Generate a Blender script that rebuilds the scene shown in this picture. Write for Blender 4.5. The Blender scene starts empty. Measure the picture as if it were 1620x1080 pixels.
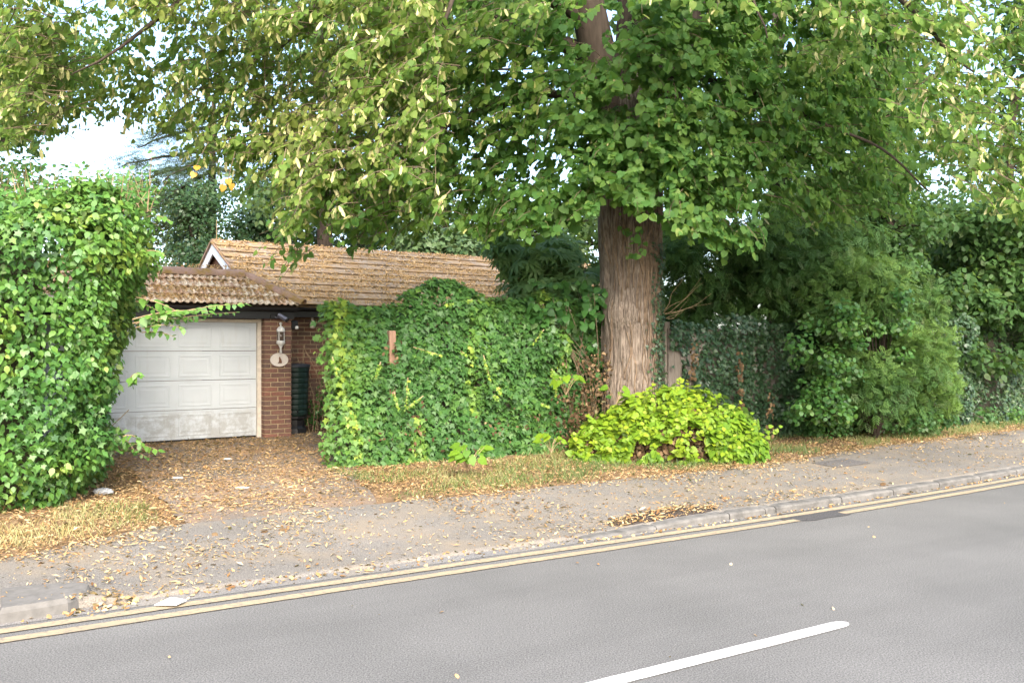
import bpy, math, random
import numpy as np
from mathutils import Vector, Matrix

random.seed(7)
RNG = np.random.default_rng(11)
SC = bpy.context.scene
COL = SC.collection
R = math.radians

# ------------------------------------------------------------------ camera, sky, sun, exposure
FPX, CAMH, HOR = 1350.0, 1.7, 545.0          # focal length in photo pixels, camera height, horizon row
cam_d = bpy.data.cameras.new('camera')
cam_d.sensor_width = 36.0
cam_d.lens = FPX / 1620.0 * 36.0
cam_d.shift_y = (HOR - 540.0) / 1620.0
cam_d.clip_end = 2000
cam = bpy.data.objects.new('camera', cam_d)
cam.location = (0, 0, CAMH)
cam.rotation_euler = (R(90), 0, 0)
COL.objects.link(cam)
SC.camera = cam

SUN_EL, SUN_AZ = 40.0, 168.0                 # azimuth clockwise from +Y (behind the camera, a little to its right)
world = bpy.data.worlds.new('World')
SC.world = world
world.use_nodes = True
wn = world.node_tree
bg = wn.nodes['Background']
sky = wn.nodes.new('ShaderNodeTexSky')
sky.sky_type = 'NISHITA'
sky.sun_disc = False
sky.sun_elevation = R(SUN_EL)
sky.sun_rotation = R(SUN_AZ)
sky.air_density = 1.0
sky.dust_density = 3.0
sky.ozone_density = 1.0
wn.links.new(sky.outputs[0], bg.inputs[0])
bg.inputs[1].default_value = 0.15
sun_d = bpy.data.lights.new('sun', 'SUN')
sun_d.energy = 1.5
sun_d.angle = R(30)
sun_d.color = (1.0, 0.92, 0.80)
sun = bpy.data.objects.new('sun', sun_d)
sun.rotation_euler = Vector((-math.sin(R(SUN_AZ)) * math.cos(R(SUN_EL)), -math.cos(R(SUN_AZ)) * math.cos(R(SUN_EL)),
                             -math.sin(R(SUN_EL)))).to_track_quat('-Z', 'Y').to_euler()
COL.objects.link(sun)
vs = SC.view_settings
vs.view_transform = 'Standard'
vs.look = 'None'
vs.gamma = 1.0
vs.exposure = 2.2
vs.use_curve_mapping = False
SC.cycles.use_denoising = True
SC.cycles.max_bounces = 12
SC.cycles.diffuse_bounces = 6
SC.cycles.transmission_bounces = 8
SC.cycles.transparent_max_bounces = 4
SC.cycles.sample_clamp_indirect = 6

# ------------------------------------------------------------------ frames of reference
PSI = R(30.5)                                # the road's direction
D = np.array((math.cos(PSI), math.sin(PSI)))
N = np.array((-D[1], D[0]))
PSB = R(33.5)                                # the buildings' direction
DB = np.array((math.cos(PSB), math.sin(PSB)))
NB = np.array((-DB[1], DB[0]))
OB = np.array((-3.59, 13.9))                 # right front corner of the garage pillar


def curve(s):
    s = np.asarray(s, float)
    q = np.clip(s - 5.5, 0, 14)
    return .006 * q * q + np.clip(s - 19.5, 0, None) * .168


def W(s, t, bend=True):
    """road frame (along, across) to world xy"""
    s = np.asarray(s, float)
    t = np.asarray(t, float) + (curve(s) if bend else 0)
    return s * D[0] + t * N[0], s * D[1] + t * N[1]


def ST(x, y):
    s = x * D[0] + y * D[1]
    return s, x * N[0] + y * N[1] - curve(s)


def sm(a, b, x):
    q = np.clip((np.asarray(x, float) - a) / (b - a), 0, 1)
    return q * q * (3 - 2 * q)


def edge_h(s):
    s = np.asarray(s, float)
    return .085 - .07 * sm(.30, .75, s) * (1 - sm(4.3, 5.9, s)) - .02 * sm(4.3, 5.9, s)


def hgt(s, t):
    s = np.asarray(s, float)
    t = np.asarray(t, float)
    e = edge_h(s)
    z = e + (.125 - e) * sm(6.1, 8.2, t) + .06 * sm(8.0, 11.0, t) + .02 * sm(11, 14, t)
    return np.where(t < 6.12, -.02, z)


def hxy(x, y):
    s, t = ST(np.asarray(x, float), np.asarray(y, float))
    return hgt(s, t)


def at(u, v, Y):
    """a place seen at photo column u, row v and Y metres ahead"""
    return np.array(((u - 810) / FPX * Y, Y, CAMH + (HOR - v) / FPX * Y))


# ------------------------------------------------------------------ noise
def _hash(ix, iy, iz, seed):
    h = (ix.astype(np.int64) * 374761393 + iy.astype(np.int64) * 668265263 + iz.astype(np.int64) * 2147483647 + seed * 144269) & 0xffffffff
    h = ((h ^ (h >> 13)) * 1274126177) & 0xffffffff
    h = ((h ^ (h >> 16)) * 2246822519) & 0xffffffff
    return (h & 0xffffff) / float(0xffffff)


def noise(p, scale=1.0, seed=0):
    p = np.asarray(p, float) * scale
    i = np.floor(p).astype(np.int64)
    f = p - i
    f = f * f * (3 - 2 * f)
    out = 0
    for a in (0, 1):
        for b in (0, 1):
            for c in (0, 1):
                w = (f[..., 0] if a else 1 - f[..., 0]) * (f[..., 1] if b else 1 - f[..., 1]) * (f[..., 2] if c else 1 - f[..., 2])
                out = out + w * _hash(i[..., 0] + a, i[..., 1] + b, i[..., 2] + c, seed)
    return out


def fbm(p, scale=1.0, seed=0, oct=3):
    v, amp, tot = 0, 1.0, 0
    for k in range(oct):
        v = v + amp * noise(p, scale * 2 ** k, seed + k * 17)
        tot += amp
        amp *= .5
    return v / tot


def unit(v):
    v = np.asarray(v, float)
    return v / np.maximum(np.linalg.norm(v, axis=-1, keepdims=True), 1e-9)


# ------------------------------------------------------------------ object helpers
def tag(o, label=None, cat=None, group=None, kind=None):
    if label: o['label'] = label
    if cat: o['category'] = cat
    if group: o['group'] = group
    if kind: o['kind'] = kind
    return o


def empty(name, loc, label, cat, group=None):
    o = bpy.data.objects.new(name, None)
    o.empty_display_size = .2
    o.location = loc
    COL.objects.link(o)
    return tag(o, label, cat, group)


def link(name, me, parent=None, mat=None, loc=None, rz=None, kind=None):
    """an object in world coordinates, held by its parent"""
    o = bpy.data.objects.new(name, me)
    COL.objects.link(o)
    if mat is not None and len(me.materials) == 0:
        me.materials.append(mat)
    if parent is not None:
        o.parent = parent
        if parent.type == 'EMPTY':
            o.matrix_parent_inverse = Matrix.Translation(-Vector(parent.location))
    if loc is not None:
        o.location = loc
    if rz is not None:
        o.rotation_euler = (0, 0, rz) if not hasattr(rz, '__len__') else rz
    if kind:
        o['kind'] = kind
    return o


class MB:
    """collects shapes for one mesh"""
    def __init__(self):
        self.v, self.f = [], []

    def add(self, vs_, fs):
        k = len(self.v)
        self.v.extend([tuple(map(float, p)) for p in vs_])
        self.f.extend([tuple(i + k for i in f) for f in fs])
        return self

    def box(self, x0, x1, y0, y1, z0, z1, tf=None):
        p = [(x, y, z) for z in (z0, z1) for y in (y0, y1) for x in (x0, x1)]
        if tf: p = [tf(*q) for q in p]
        return self.add(p, [(0, 2, 3, 1), (4, 5, 7, 6), (0, 1, 5, 4), (2, 6, 7, 3), (0, 4, 6, 2), (1, 3, 7, 5)])

    def cbox(self, x0, x1, y0, y1, z0, z1, c, tf=None):
        """box with chamfered edges"""
        P = []
        for z, sz in ((z0, 1), (z1, -1)):
            for y, sy in ((y0, 1), (y1, -1)):
                for x, sx in ((x0, 1), (x1, -1)):
                    P += [(x, y + sy * c, z + sz * c), (x + sx * c, y, z + sz * c), (x + sx * c, y + sy * c, z)]
        if tf: P = [tf(*q) for q in P]
        def i(x, y, z, k): return (x + 2 * y + 4 * z) * 3 + k
        F = [(i(0,0,0,0), i(0,0,1,0), i(0,1,1,0), i(0,1,0,0)), (i(1,0,0,0), i(1,1,0,0), i(1,1,1,0), i(1,0,1,0)),
             (i(0,0,0,1), i(1,0,0,1), i(1,0,1,1), i(0,0,1,1)), (i(0,1,0,1), i(0,1,1,1), i(1,1,1,1), i(1,1,0,1)),
             (i(0,0,0,2), i(0,1,0,2), i(1,1,0,2), i(1,0,0,2)), (i(0,0,1,2), i(1,0,1,2), i(1,1,1,2), i(0,1,1,2))]
        for y in (0, 1):
            for z in (0, 1):
                q = (i(0,y,z,1), i(1,y,z,1), i(1,y,z,2), i(0,y,z,2)); F.append(q if y == z else q[::-1])
        for x in (0, 1):
            for z in (0, 1):
                q = (i(x,0,z,0), i(x,0,z,2), i(x,1,z,2), i(x,1,z,0)); F.append(q if x != z else q[::-1])
        for x in (0, 1):
            for y in (0, 1):
                q = (i(x,y,0,0), i(x,y,1,0), i(x,y,1,1), i(x,y,0,1)); F.append(q if x == y else q[::-1])
                for z in (0, 1):
                    t = (i(x,y,z,0), i(x,y,z,1), i(x,y,z,2)); F.append(t)
        return self.add(P, F)

    def tube(self, pts, rad, n=5, cap=True):
        pts = [np.array(p, float) for p in pts]
        m = len(pts)
        rad = [rad] * m if not hasattr(rad, '__len__') else rad
        V, up = [], np.array((.0123, .71, .70))
        for k in range(m):
            tdir = unit(pts[min(k + 1, m - 1)] - pts[max(k - 1, 0)])
            a = np.cross(tdir, up)
            if np.linalg.norm(a) < .05: a = np.cross(tdir, (1, 0, 0))
            a = unit(a); b = np.cross(tdir, a)
            for j in range(n):
                th = 2 * math.pi * j / n
                V.append(pts[k] + rad[k] * (math.cos(th) * a + math.sin(th) * b))
        F = [(k * n + j, k * n + (j + 1) % n, (k + 1) * n + (j + 1) % n, (k + 1) * n + j) for k in range(m - 1) for j in range(n)]
        if cap: F += [tuple(range(n))[::-1], tuple((m - 1) * n + j for j in range(n))]
        return self.add(V, F)

    def lathe(self, prof, n=20, c=(0, 0, 0)):
        V = [(c[0] + r * math.cos(2 * math.pi * j / n), c[1] + r * math.sin(2 * math.pi * j / n), c[2] + z) for r, z in prof for j in range(n)]
        m = len(prof)
        F = [(k * n + j, k * n + (j + 1) % n, (k + 1) * n + (j + 1) % n, (k + 1) * n + j) for k in range(m - 1) for j in range(n)]
        F += [tuple(range(n))[::-1], tuple((m - 1) * n + j for j in range(n))]
        return self.add(V, F)

    def mesh(self, name, smooth=False):
        me = bpy.data.meshes.new(name)
        me.from_pydata(self.v, [], self.f)
        if smooth: me.shade_smooth()
        me.update()
        return me

    def build(self, name, mat, parent=None, smooth=False, kind=None):
        return link(name, self.mesh(name, smooth), parent, mat, kind=kind)


def grid_mesh(name, X, Y, Z, smooth=True):
    """a sheet over 2-D arrays"""
    a, b = X.shape
    me = bpy.data.meshes.new(name)
    v = np.stack([X, Y, Z], -1).reshape(-1, 3)
    i = np.arange(a * b).reshape(a, b)
    q = np.stack([i[:-1, :-1], i[1:, :-1], i[1:, 1:], i[:-1, 1:]], -1).reshape(-1, 4)
    raw_mesh(me, v, q.reshape(-1), np.full(len(q), 4))
    if smooth: me.shade_smooth()
    return me


def raw_mesh(me, v, loops, totals):
    me.vertices.add(len(v))
    me.vertices.foreach_set('co', np.ascontiguousarray(v, np.float32).ravel())
    me.loops.add(len(loops))
    me.loops.foreach_set('vertex_index', np.ascontiguousarray(loops, np.int32))
    me.polygons.add(len(totals))
    st = np.zeros(len(totals), np.int32)
    st[1:] = np.cumsum(totals)[:-1]
    me.polygons.foreach_set('loop_start', st)
    me.update(calc_edges=True)


# ------------------------------------------------------------------ materials
def new_mat(name):
    m = bpy.data.materials.new(name)
    m.use_nodes = True
    nt = m.node_tree
    return m, nt, nt.nodes['Principled BSDF']


def node(nt, t, **kw):
    n = nt.nodes.new(t)
    for k, v in kw.items():
        if k.startswith('i_'):
            n.inputs[k[2:].replace('_', ' ')].default_value = v
        else:
            setattr(n, k, v)
    return n


def ramp(nt, fac, stops):
    r = nt.nodes.new('ShaderNodeValToRGB')
    el = r.color_ramp.elements
    while len(el) < len(stops): el.new(.5)
    for e, (p, c) in zip(el, stops):
        e.position = p
        e.color = (*c, 1) if len(c) == 3 else c
    nt.links.new(fac, r.inputs[0])
    return r.outputs[0]


def tex(nt, scale, detail=4, rough=.55, vec=None, stretch=None, dist=0):
    tc = nt.nodes.new('ShaderNodeTexCoord')
    src = tc.outputs['Object'] if vec is None else vec
    if stretch is not None:
        mp = nt.nodes.new('ShaderNodeMapping')
        mp.inputs['Scale'].default_value = stretch
        nt.links.new(src, mp.inputs[0]); src = mp.outputs[0]
    n = node(nt, 'ShaderNodeTexNoise')
    n.inputs['Scale'].default_value = scale
    n.inputs['Detail'].default_value = detail
    n.inputs['Roughness'].default_value = rough
    n.inputs['Distortion'].default_value = dist
    nt.links.new(src, n.inputs['Vector'])
    return n.outputs['Fac']


def mixc(nt, fac, a, b, mode='MIX'):
    m = node(nt, 'ShaderNodeMix', data_type='RGBA', blend_type=mode)
    for sock, val in ((m.inputs[0], fac), (m.inputs[6], a), (m.inputs[7], b)):
        if hasattr(val, 'is_linked'): nt.links.new(val, sock)
        elif hasattr(val, '__len__'): sock.default_value = (*val, 1)
        else: sock.default_value = val
    return m.outputs[2]


def bump(nt, bsdf, h, strength=.4, dist=.02):
    b = node(nt, 'ShaderNodeBump')
    b.inputs['Strength'].default_value = strength
    b.inputs['Distance'].default_value = dist
    nt.links.new(h, b.inputs['Height'])
    nt.links.new(b.outputs[0], bsdf.inputs['Normal'])


def set_rough(b, r, spec=.3):
    b.inputs['Roughness'].default_value = r
    b.inputs['Specular IOR Level'].default_value = spec


def math_n(nt, op, a, b=None, clamp=False):
    m = node(nt, 'ShaderNodeMath', operation=op, use_clamp=clamp)
    for sock, val in zip(m.inputs, (a, b)):
        if val is None: continue
        if hasattr(val, 'is_linked'): nt.links.new(val, sock)
        else: sock.default_value = val
    return m.outputs[0]


def mat_asphalt(name, base, dark, light, speck, warm=None, cover=None):
    m, nt, b = new_mat(name)
    big = tex(nt, .7, 5, .6)
    c = ramp(nt, big, [(.25, dark), (.55, base), (.8, light)])
    tr_ = nt.nodes.new('ShaderNodeMapping')      # wear along the direction of travel
    tr_.inputs['Scale'].default_value = (.10, 1.0, 1)
    ro_ = nt.nodes.new('ShaderNodeMapping')
    ro_.inputs['Rotation'].default_value = (0, 0, -PSI)
    tco = nt.nodes.new('ShaderNodeTexCoord')
    nt.links.new(tco.outputs['Object'], ro_.inputs[0])
    nt.links.new(ro_.outputs[0], tr_.inputs[0])
    c = mixc(nt, .5, c, ramp(nt, tex(nt, 1.1, 4, .6, vec=tr_.outputs[0]), [(.32, (.40, .40, .40)), (.5, (.5, .5, .5)), (.7, (.56, .56, .56))]), 'OVERLAY')
    fine = tex(nt, 105, 3, .8)
    c = mixc(nt, .85, c, ramp(nt, fine, [(.38, (.20, .20, .20)), (.5, (.5, .5, .5)), (.62, (.78, .78, .77))]), 'OVERLAY')
    v = node(nt, 'ShaderNodeTexVoronoi', feature='F1')
    v.inputs['Scale'].default_value = 55
    tc = nt.nodes.new('ShaderNodeTexCoord')
    nt.links.new(tc.outputs['Object'], v.inputs['Vector'])
    chip = ramp(nt, v.outputs['Distance'], [(.06, (1, 1, 1)), (.14, (0, 0, 0))])
    sparse = ramp(nt, tex(nt, 33, 1), [(.58, (0, 0, 0)), (.64, (1, 1, 1))])
    k = math_n(nt, 'MULTIPLY', chip, sparse)
    c = mixc(nt, k, c, speck)
    if cover:
        wv = ramp(nt, tex(nt, 1.3, 6, .7), [(.45, (0, 0, 0)), (.7, (1, 1, 1))])
        c = mixc(nt, math_n(nt, 'MULTIPLY', wv, cover[1]), c, cover[0])
    nt.links.new(c, b.inputs['Base Color'])
    set_rough(b, .88, .25)
    bump(nt, b, fine, .12, .004)
    return m


def mat_simple(name, col, rough=.6, var=.25, scale=8, spec=.3, stretch=None, bmp=0.0, metal=0):
    m, nt, b = new_mat(name)
    f = tex(nt, scale, 5, .6, stretch=stretch)
    lo = tuple(x * (1 - var) for x in col)
    hi = tuple(min(1, x * (1 + var)) for x in col)
    nt.links.new(ramp(nt, f, [(.25, lo), (.75, hi)]), b.inputs['Base Color'])
    set_rough(b, rough, spec)
    b.inputs['Metallic'].default_value = metal
    if bmp: bump(nt, b, f, bmp, .01)
    return m


def mat_random(name, stops, rough=.85, scale=14, lichen=None, bmp=.4, fine=None):
    """colour differs from object to object"""
    m, nt, b = new_mat(name)
    oi = nt.nodes.new('ShaderNodeObjectInfo')
    c = ramp(nt, oi.outputs['Random'], stops)
    tc = nt.nodes.new('ShaderNodeTexCoord')
    geo = nt.nodes.new('ShaderNodeNewGeometry')
    pos = geo.outputs['Position']
    f = tex(nt, scale, 5, .65, vec=pos)
    c = mixc(nt, .7, c, ramp(nt, f, [(.25, (.28, .28, .28)), (.5, (.5, .5, .5)), (.8, (.74, .74, .74))]), 'OVERLAY')
    if lichen:
        for col, sc_, lo, hi, amt in lichen:
            k = ramp(nt, tex(nt, sc_, 6, .7, vec=pos), [(lo, (0, 0, 0)), (hi, (amt, amt, amt))])
            c = mixc(nt, k, c, col)
    nt.links.new(c, b.inputs['Base Color'])
    set_rough(b, rough, .2)
    bump(nt, b, f, bmp, .01)
    return m


def mat_leaf(name, stops, trans=.32, rough=.5, spec=.35):
    m, nt, b = new_mat(name)
    a = node(nt, 'ShaderNodeAttribute', attribute_name='tint')
    c = ramp(nt, a.outputs['Fac'], stops)
    geo = nt.nodes.new('ShaderNodeNewGeometry')
    f = tex(nt, 26, 2, .5, vec=geo.outputs['Position'])
    c = mixc(nt, .45, c, ramp(nt, f, [(.3, (.36, .36, .36)), (.7, (.64, .64, .64))]), 'OVERLAY')
    back = mixc(nt, .35, c, (.22, .26, .14))
    c = mixc(nt, geo.outputs['Backfacing'], c, back)
    nt.links.new(c, b.inputs['Base Color'])
    set_rough(b, rough, spec)
    tr = nt.nodes.new('ShaderNodeBsdfTranslucent')
    nt.links.new(mixc(nt, .5, c, (.22, .38, .03)), tr.inputs[0])
    mx = nt.nodes.new('ShaderNodeMixShader')
    mx.inputs[0].default_value = trans
    out = nt.nodes['Material Output']
    nt.links.new(b.outputs[0], mx.inputs[1])
    nt.links.new(tr.outputs[0], mx.inputs[2])
    nt.links.new(mx.outputs[0], out.inputs[0])
    return m


M = {}
M['road'] = mat_asphalt('worn_asphalt', (.130, .127, .121), (.106, .104, .099), (.148, .145, .138), (.40, .39, .37))
M['pavement'] = mat_asphalt('pavement_asphalt', (.160, .147, .131), (.130, .120, .106), (.185, .168, .150), (.36, .33, .28), cover=((.24, .19, .13), .6))
M['driveway'] = mat_asphalt('driveway_asphalt', (.165, .138, .115), (.115, .094, .076), (.20, .17, .14), (.34, .28, .2), cover=((.27, .165, .09), .95))
M['patch'] = mat_asphalt('dark_patch_asphalt', (.07, .067, .067), (.05, .05, .05), (.09, .085, .085), (.25, .25, .24))
M['gutter_strip'] = mat_asphalt('gutter_asphalt', (.175, .168, .16), (.14, .135, .13), (.205, .195, .18), (.4, .38, .33), cover=((.26, .21, .15), .4))
M['soil'] = mat_simple('dry_soil', (.185, .122, .072), .95, .45, 5, .1, bmp=.6)
M['kerb'] = mat_simple('kerb_concrete', (.125, .119, .110), .9, .45, 9, .2, bmp=.3)


def mat_paint(name, col, worn, amt):
    m, nt, b = new_mat(name)
    k = ramp(nt, tex(nt, 26, 6, .75), [(.36, (1, 1, 1)), (.36 + amt, (0, 0, 0))])
    c = mixc(nt, k, col, worn)
    c = mixc(nt, ramp(nt, tex(nt, 1.7, 4, .6), [(.4, (0, 0, 0)), (.75, (.35, .35, .35))]), c, worn)
    nt.links.new(c, b.inputs['Base Color'])
    set_rough(b, .75, .3)
    bump(nt, b, tex(nt, 95, 3, .7), .4, .004)
    return m


M['yellow'] = mat_paint('faded_yellow_paint', (.335, .265, .17), (.19, .165, .13), .15)
M['white_line'] = mat_paint('white_road_paint', (.62, .61, .58), (.4, .39, .37), .03)
M['brick'] = mat_random('brown_brick', [(0, (.145, .085, .068)), (.35, (.19, .10, .074)), (.65, (.14, .095, .08)), (1, (.23, .105, .075))], .9, 30)
M['mortar'] = mat_simple('pale_mortar', (.44, .35, .22), .95, .2, 30, .1, bmp=.3)
M['tile_g'] = mat_random('profiled_tile', [(0, (.38, .24, .15)), (.5, (.45, .29, .19)), (1, (.34, .21, .13))], .9, 12,
                         [((.70, .60, .46), 7, .45, .56, .85), ((.17, .11, .04), 5, .56, .66, .9)])
M['tile_h'] = mat_random('flat_tile', [(0, (.28, .195, .12)), (.4, (.34, .235, .145)), (.7, (.30, .235, .18)), (1, (.25, .175, .11))], .9, 10,
                         [((.46, .40, .34), 7, .54, .64, .8), ((.38, .25, .11), 4, .48, .64, .85)])
M['ridge_tile'] = mat_random('ridge_tile', [(0, (.30, .20, .16)), (1, (.36, .24, .19))], .9, 12, [((.26, .17, .06), 6, .45, .58, .95)])
M['moss'] = mat_leaf('roof_moss_and_litter', [(0, (.17, .11, .04)), (.35, (.37, .225, .095)), (.8, (.54, .375, .195)), (1, (.64, .52, .34))], .0, .95, .1)
M['black'] = mat_simple('black_paint', (.009, .009, .010), .45, .3, 12, .4)
M['white_wood'] = mat_simple('white_painted_wood', (.74, .75, .77), .55, .06, 9, .35)
M['cream_frame'] = mat_simple('cream_door_frame', (.62, .56, .47), .7, .2, 14, .3, bmp=.2)
M['brown_infill'] = mat_simple('brown_gable_boarding', (.13, .062, .035), .8, .3, 14, .2)
M['lamp_white'] = mat_simple('white_enamel', (.70, .69, .66), .45, .08, 20, .4)
M['smoked'] = mat_simple('smoked_glass', (.085, .06, .045), .12, .3, 12, .6)
M['chrome'] = mat_simple('dark_metal_casing', (.16, .16, .20), .3, .2, 30, .5, metal=.6)
M['butt'] = mat_simple('dark_green_plastic', (.007, .022, .017), .45, .2, 20, .4)
M['butt_lid'] = mat_simple('grey_black_lid', (.035, .04, .05), .45, .2, 20, .4)
M['plaque'] = mat_simple('cream_plaque', (.66, .60, .54), .6, .12, 60, .3, bmp=.2)
M['animal'] = mat_simple('brown_animal_relief', (.17, .085, .05), .6, .5, 40, .3)
M['old_wood'] = mat_simple('weathered_fence_wood', (.17, .145, .12), .9, .35, 7, .15, stretch=(6, 6, .6), bmp=.4)
M['twig'] = mat_simple('twig_bark', (.13, .10, .065), .9, .4, 20, .1)
M['dry_stem'] = mat_simple('dry_stem', (.30, .22, .13), .9, .3, 20, .1)
M['stone'] = mat_simple('grey_stone', (.36, .36, .36), .9, .25, 12, .2, bmp=.5)
M['scrap'] = mat_simple('white_scrap', (.72, .72, .70), .7, .08, 9, .3)
M['dark_core'] = mat_simple('shaded_hedge_filler', (.035, .034, .02), .95, .5, 12, .05)


def mat_door():
    m, nt, b = new_mat('garage_door_paint')
    geo = nt.nodes.new('ShaderNodeNewGeometry')
    sp = nt.nodes.new('ShaderNodeSeparateXYZ')
    nt.links.new(geo.outputs['Position'], sp.inputs[0])
    base = ramp(nt, tex(nt, 3, 4, .5, vec=geo.outputs['Position']), [(.3, (.50, .54, .57)), (.7, (.56, .60, .63))])
    low = ramp(nt, sp.outputs[2], [(.18, (1, 1, 1)), (.60, (1, 1, 1)), (.70, (0, 0, 0))])
    mould = ramp(nt, tex(nt, 6, 7, .75, vec=geo.outputs['Position']), [(.40, (0, 0, 0)), (.56, (1, 1, 1))])
    k = math_n(nt, 'MULTIPLY', low, mould)
    mr = node(nt, 'ShaderNodeMath', operation='MULTIPLY'); mr.inputs[1].default_value = .5
    nt.links.new(k, mr.inputs[0])
    c = mixc(nt, mr.outputs[0], base, (.22, .20, .17))
    streak = ramp(nt, tex(nt, 9, 5, .7, vec=geo.outputs['Position'], stretch=(1, 1, .15)), [(.58, (0, 0, 0)), (.75, (.3, .3, .3))])
    c = mixc(nt, streak, c, (.45, .44, .41))
    nt.links.new(c, b.inputs['Base Color'])
    set_rough(b, .6, .35)
    bump(nt, b, tex(nt, 60, 3, .6, vec=geo.outputs['Position'], stretch=(1, 1, .2)), .15, .003)
    return m


M['door'] = mat_door()


def mat_bark():
    m, nt, b = new_mat('lime_bark')
    f = tex(nt, 10, 8, .65, stretch=(5, 5, .5), dist=.4)
    g = tex(nt, 1.2, 4, .6)
    c = ramp(nt, f, [(.36, (.060, .044, .034)), (.48, (.165, .130, .102)), (.60, (.30, .248, .20))])
    c = mixc(nt, ramp(nt, g, [(.35, (0, 0, 0)), (.75, (.5, .5, .5))]), c, (.17, .135, .108))
    nt.links.new(c, b.inputs['Base Color'])
    set_rough(b, .92, .15)
    bump(nt, b, f, .9, .03)
    return m


M['bark'] = mat_bark()
M['shaded_limb_bark'] = mat_simple('shade_darkened_limb_bark', (.060, .046, .036), .92, .45, 6, .12, stretch=(3, 3, .5), bmp=.6)  # smoother upper bark, its colour darkened to stand for shade under the leaves
M['dark_bark'] = mat_simple('dark_bark', (.050, .038, .030), .95, .5, 6, .1, stretch=(3, 3, .6), bmp=.5)
M['vine'] = mat_simple('dry_ivy_stem', (.20, .145, .10), .9, .4, 15, .1)
# foliage: dark .. young
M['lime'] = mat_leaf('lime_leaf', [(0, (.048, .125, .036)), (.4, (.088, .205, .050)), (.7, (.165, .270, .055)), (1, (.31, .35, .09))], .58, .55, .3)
M['bract'] = mat_leaf('lime_bract', [(0, (.40, .40, .13)), (1, (.66, .60, .32))], .35)
M['yellow_leaf'] = mat_leaf('turning_leaf', [(0, (.36, .16, .02)), (1, (.40, .25, .03))], .3)
M['hedge'] = mat_leaf('hedge_leaf', [(0, (.022, .075, .020)), (.45, (.060, .160, .034)), (.8, (.12, .24, .04)), (1, (.23, .31, .05))], .3, .42, .45)
M['ivy'] = mat_leaf('ivy_leaf', [(0, (.022, .065, .018)), (.5, (.050, .130, .030)), (.8, (.105, .205, .034)), (1, (.27, .36, .05))], .25, .5, .35)
M['ivy_dark'] = mat_leaf('dark_ivy_leaf', [(0, (.016, .040, .018)), (.6, (.034, .074, .030)), (1, (.085, .14, .05))], .15, .42, .5)
M['sucker'] = mat_leaf('sucker_leaf', [(0, (.07, .17, .02)), (.5, (.165, .28, .02)), (1, (.31, .38, .025))], .38, .5, .3)
M['dead'] = mat_leaf('dead_leaf', [(0, (.055, .032, .018)), (.6, (.125, .076, .042)), (1, (.26, .18, .10))], .15, .85, .1)
M['conifer'] = mat_leaf('conifer_spray', [(0, (.028, .066, .020)), (.5, (.056, .122, .032)), (1, (.12, .205, .042))], .3, .6, .2)
M['cedar'] = mat_leaf('cedar_needles', [(0, (.020, .038, .022)), (1, (.055, .085, .045))], .15, .6, .25)
M['dark_tree'] = mat_leaf('dark_tree_leaf', [(0, (.028, .064, .020)), (.6, (.054, .118, .032)), (1, (.10, .17, .045))], .35, .55, .22)
M['far_tree'] = mat_leaf('far_tree_leaf', [(0, (.030, .065, .020)), (.6, (.07, .13, .032)), (1, (.16, .22, .05))], .35, .5, .35)
M['glossy'] = mat_leaf('glossy_evergreen_leaf', [(0, (.018, .045, .018)), (.6, (.038, .085, .03)), (1, (.12, .19, .075))], .15, .45, .3)
M['fatsia'] = mat_leaf('hand_leaf', [(0, (.075, .17, .055)), (1, (.19, .32, .12))], .4, .5, .3)
M['litter'] = mat_leaf('fallen_bracts', [(0, (.13, .062, .028)), (.35, (.29, .165, .07)), (.75, (.46, .32, .16)), (1, (.58, .47, .29))], .1, .85, .15)
M['grass'] = mat_leaf('verge_grass', [(0, (.055, .115, .025)), (.45, (.14, .19, .045)), (1, (.46, .37, .17))], .3, .6, .25)


# ------------------------------------------------------------------ leaves
def sym(mid, right, fr):
    """leaf template: midrib points, right-hand outline points, faces over m0.. r0.. (mirrored)"""
    v = [*mid, *right, *[(-x, y, z) for x, y, z in right]]
    nm, nr = len(mid), len(right)
    F = []
    for f in fr:
        a = [int(q[1:]) + (0 if q[0] == 'm' else nm) for q in f.split()]
        b = [int(q[1:]) + (0 if q[0] == 'm' else nm + nr) for q in f.split()]
        F += [tuple(a), tuple(b[::-1])]
    return np.array(v, float), F


def bend(v, kx=.35, ky=.2):
    v = v.copy()
    v[:, 2] += -kx * v[:, 0] ** 2 - ky * (v[:, 1] - .1) ** 2 + .10 * np.abs(v[:, 0])
    return v


def T(mid, right, fr, kx=.35, ky=.2):
    v, f = sym([(*p, 0) for p in mid], [(*p, 0) for p in right], fr)
    return bend(v, kx, ky), f


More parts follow.
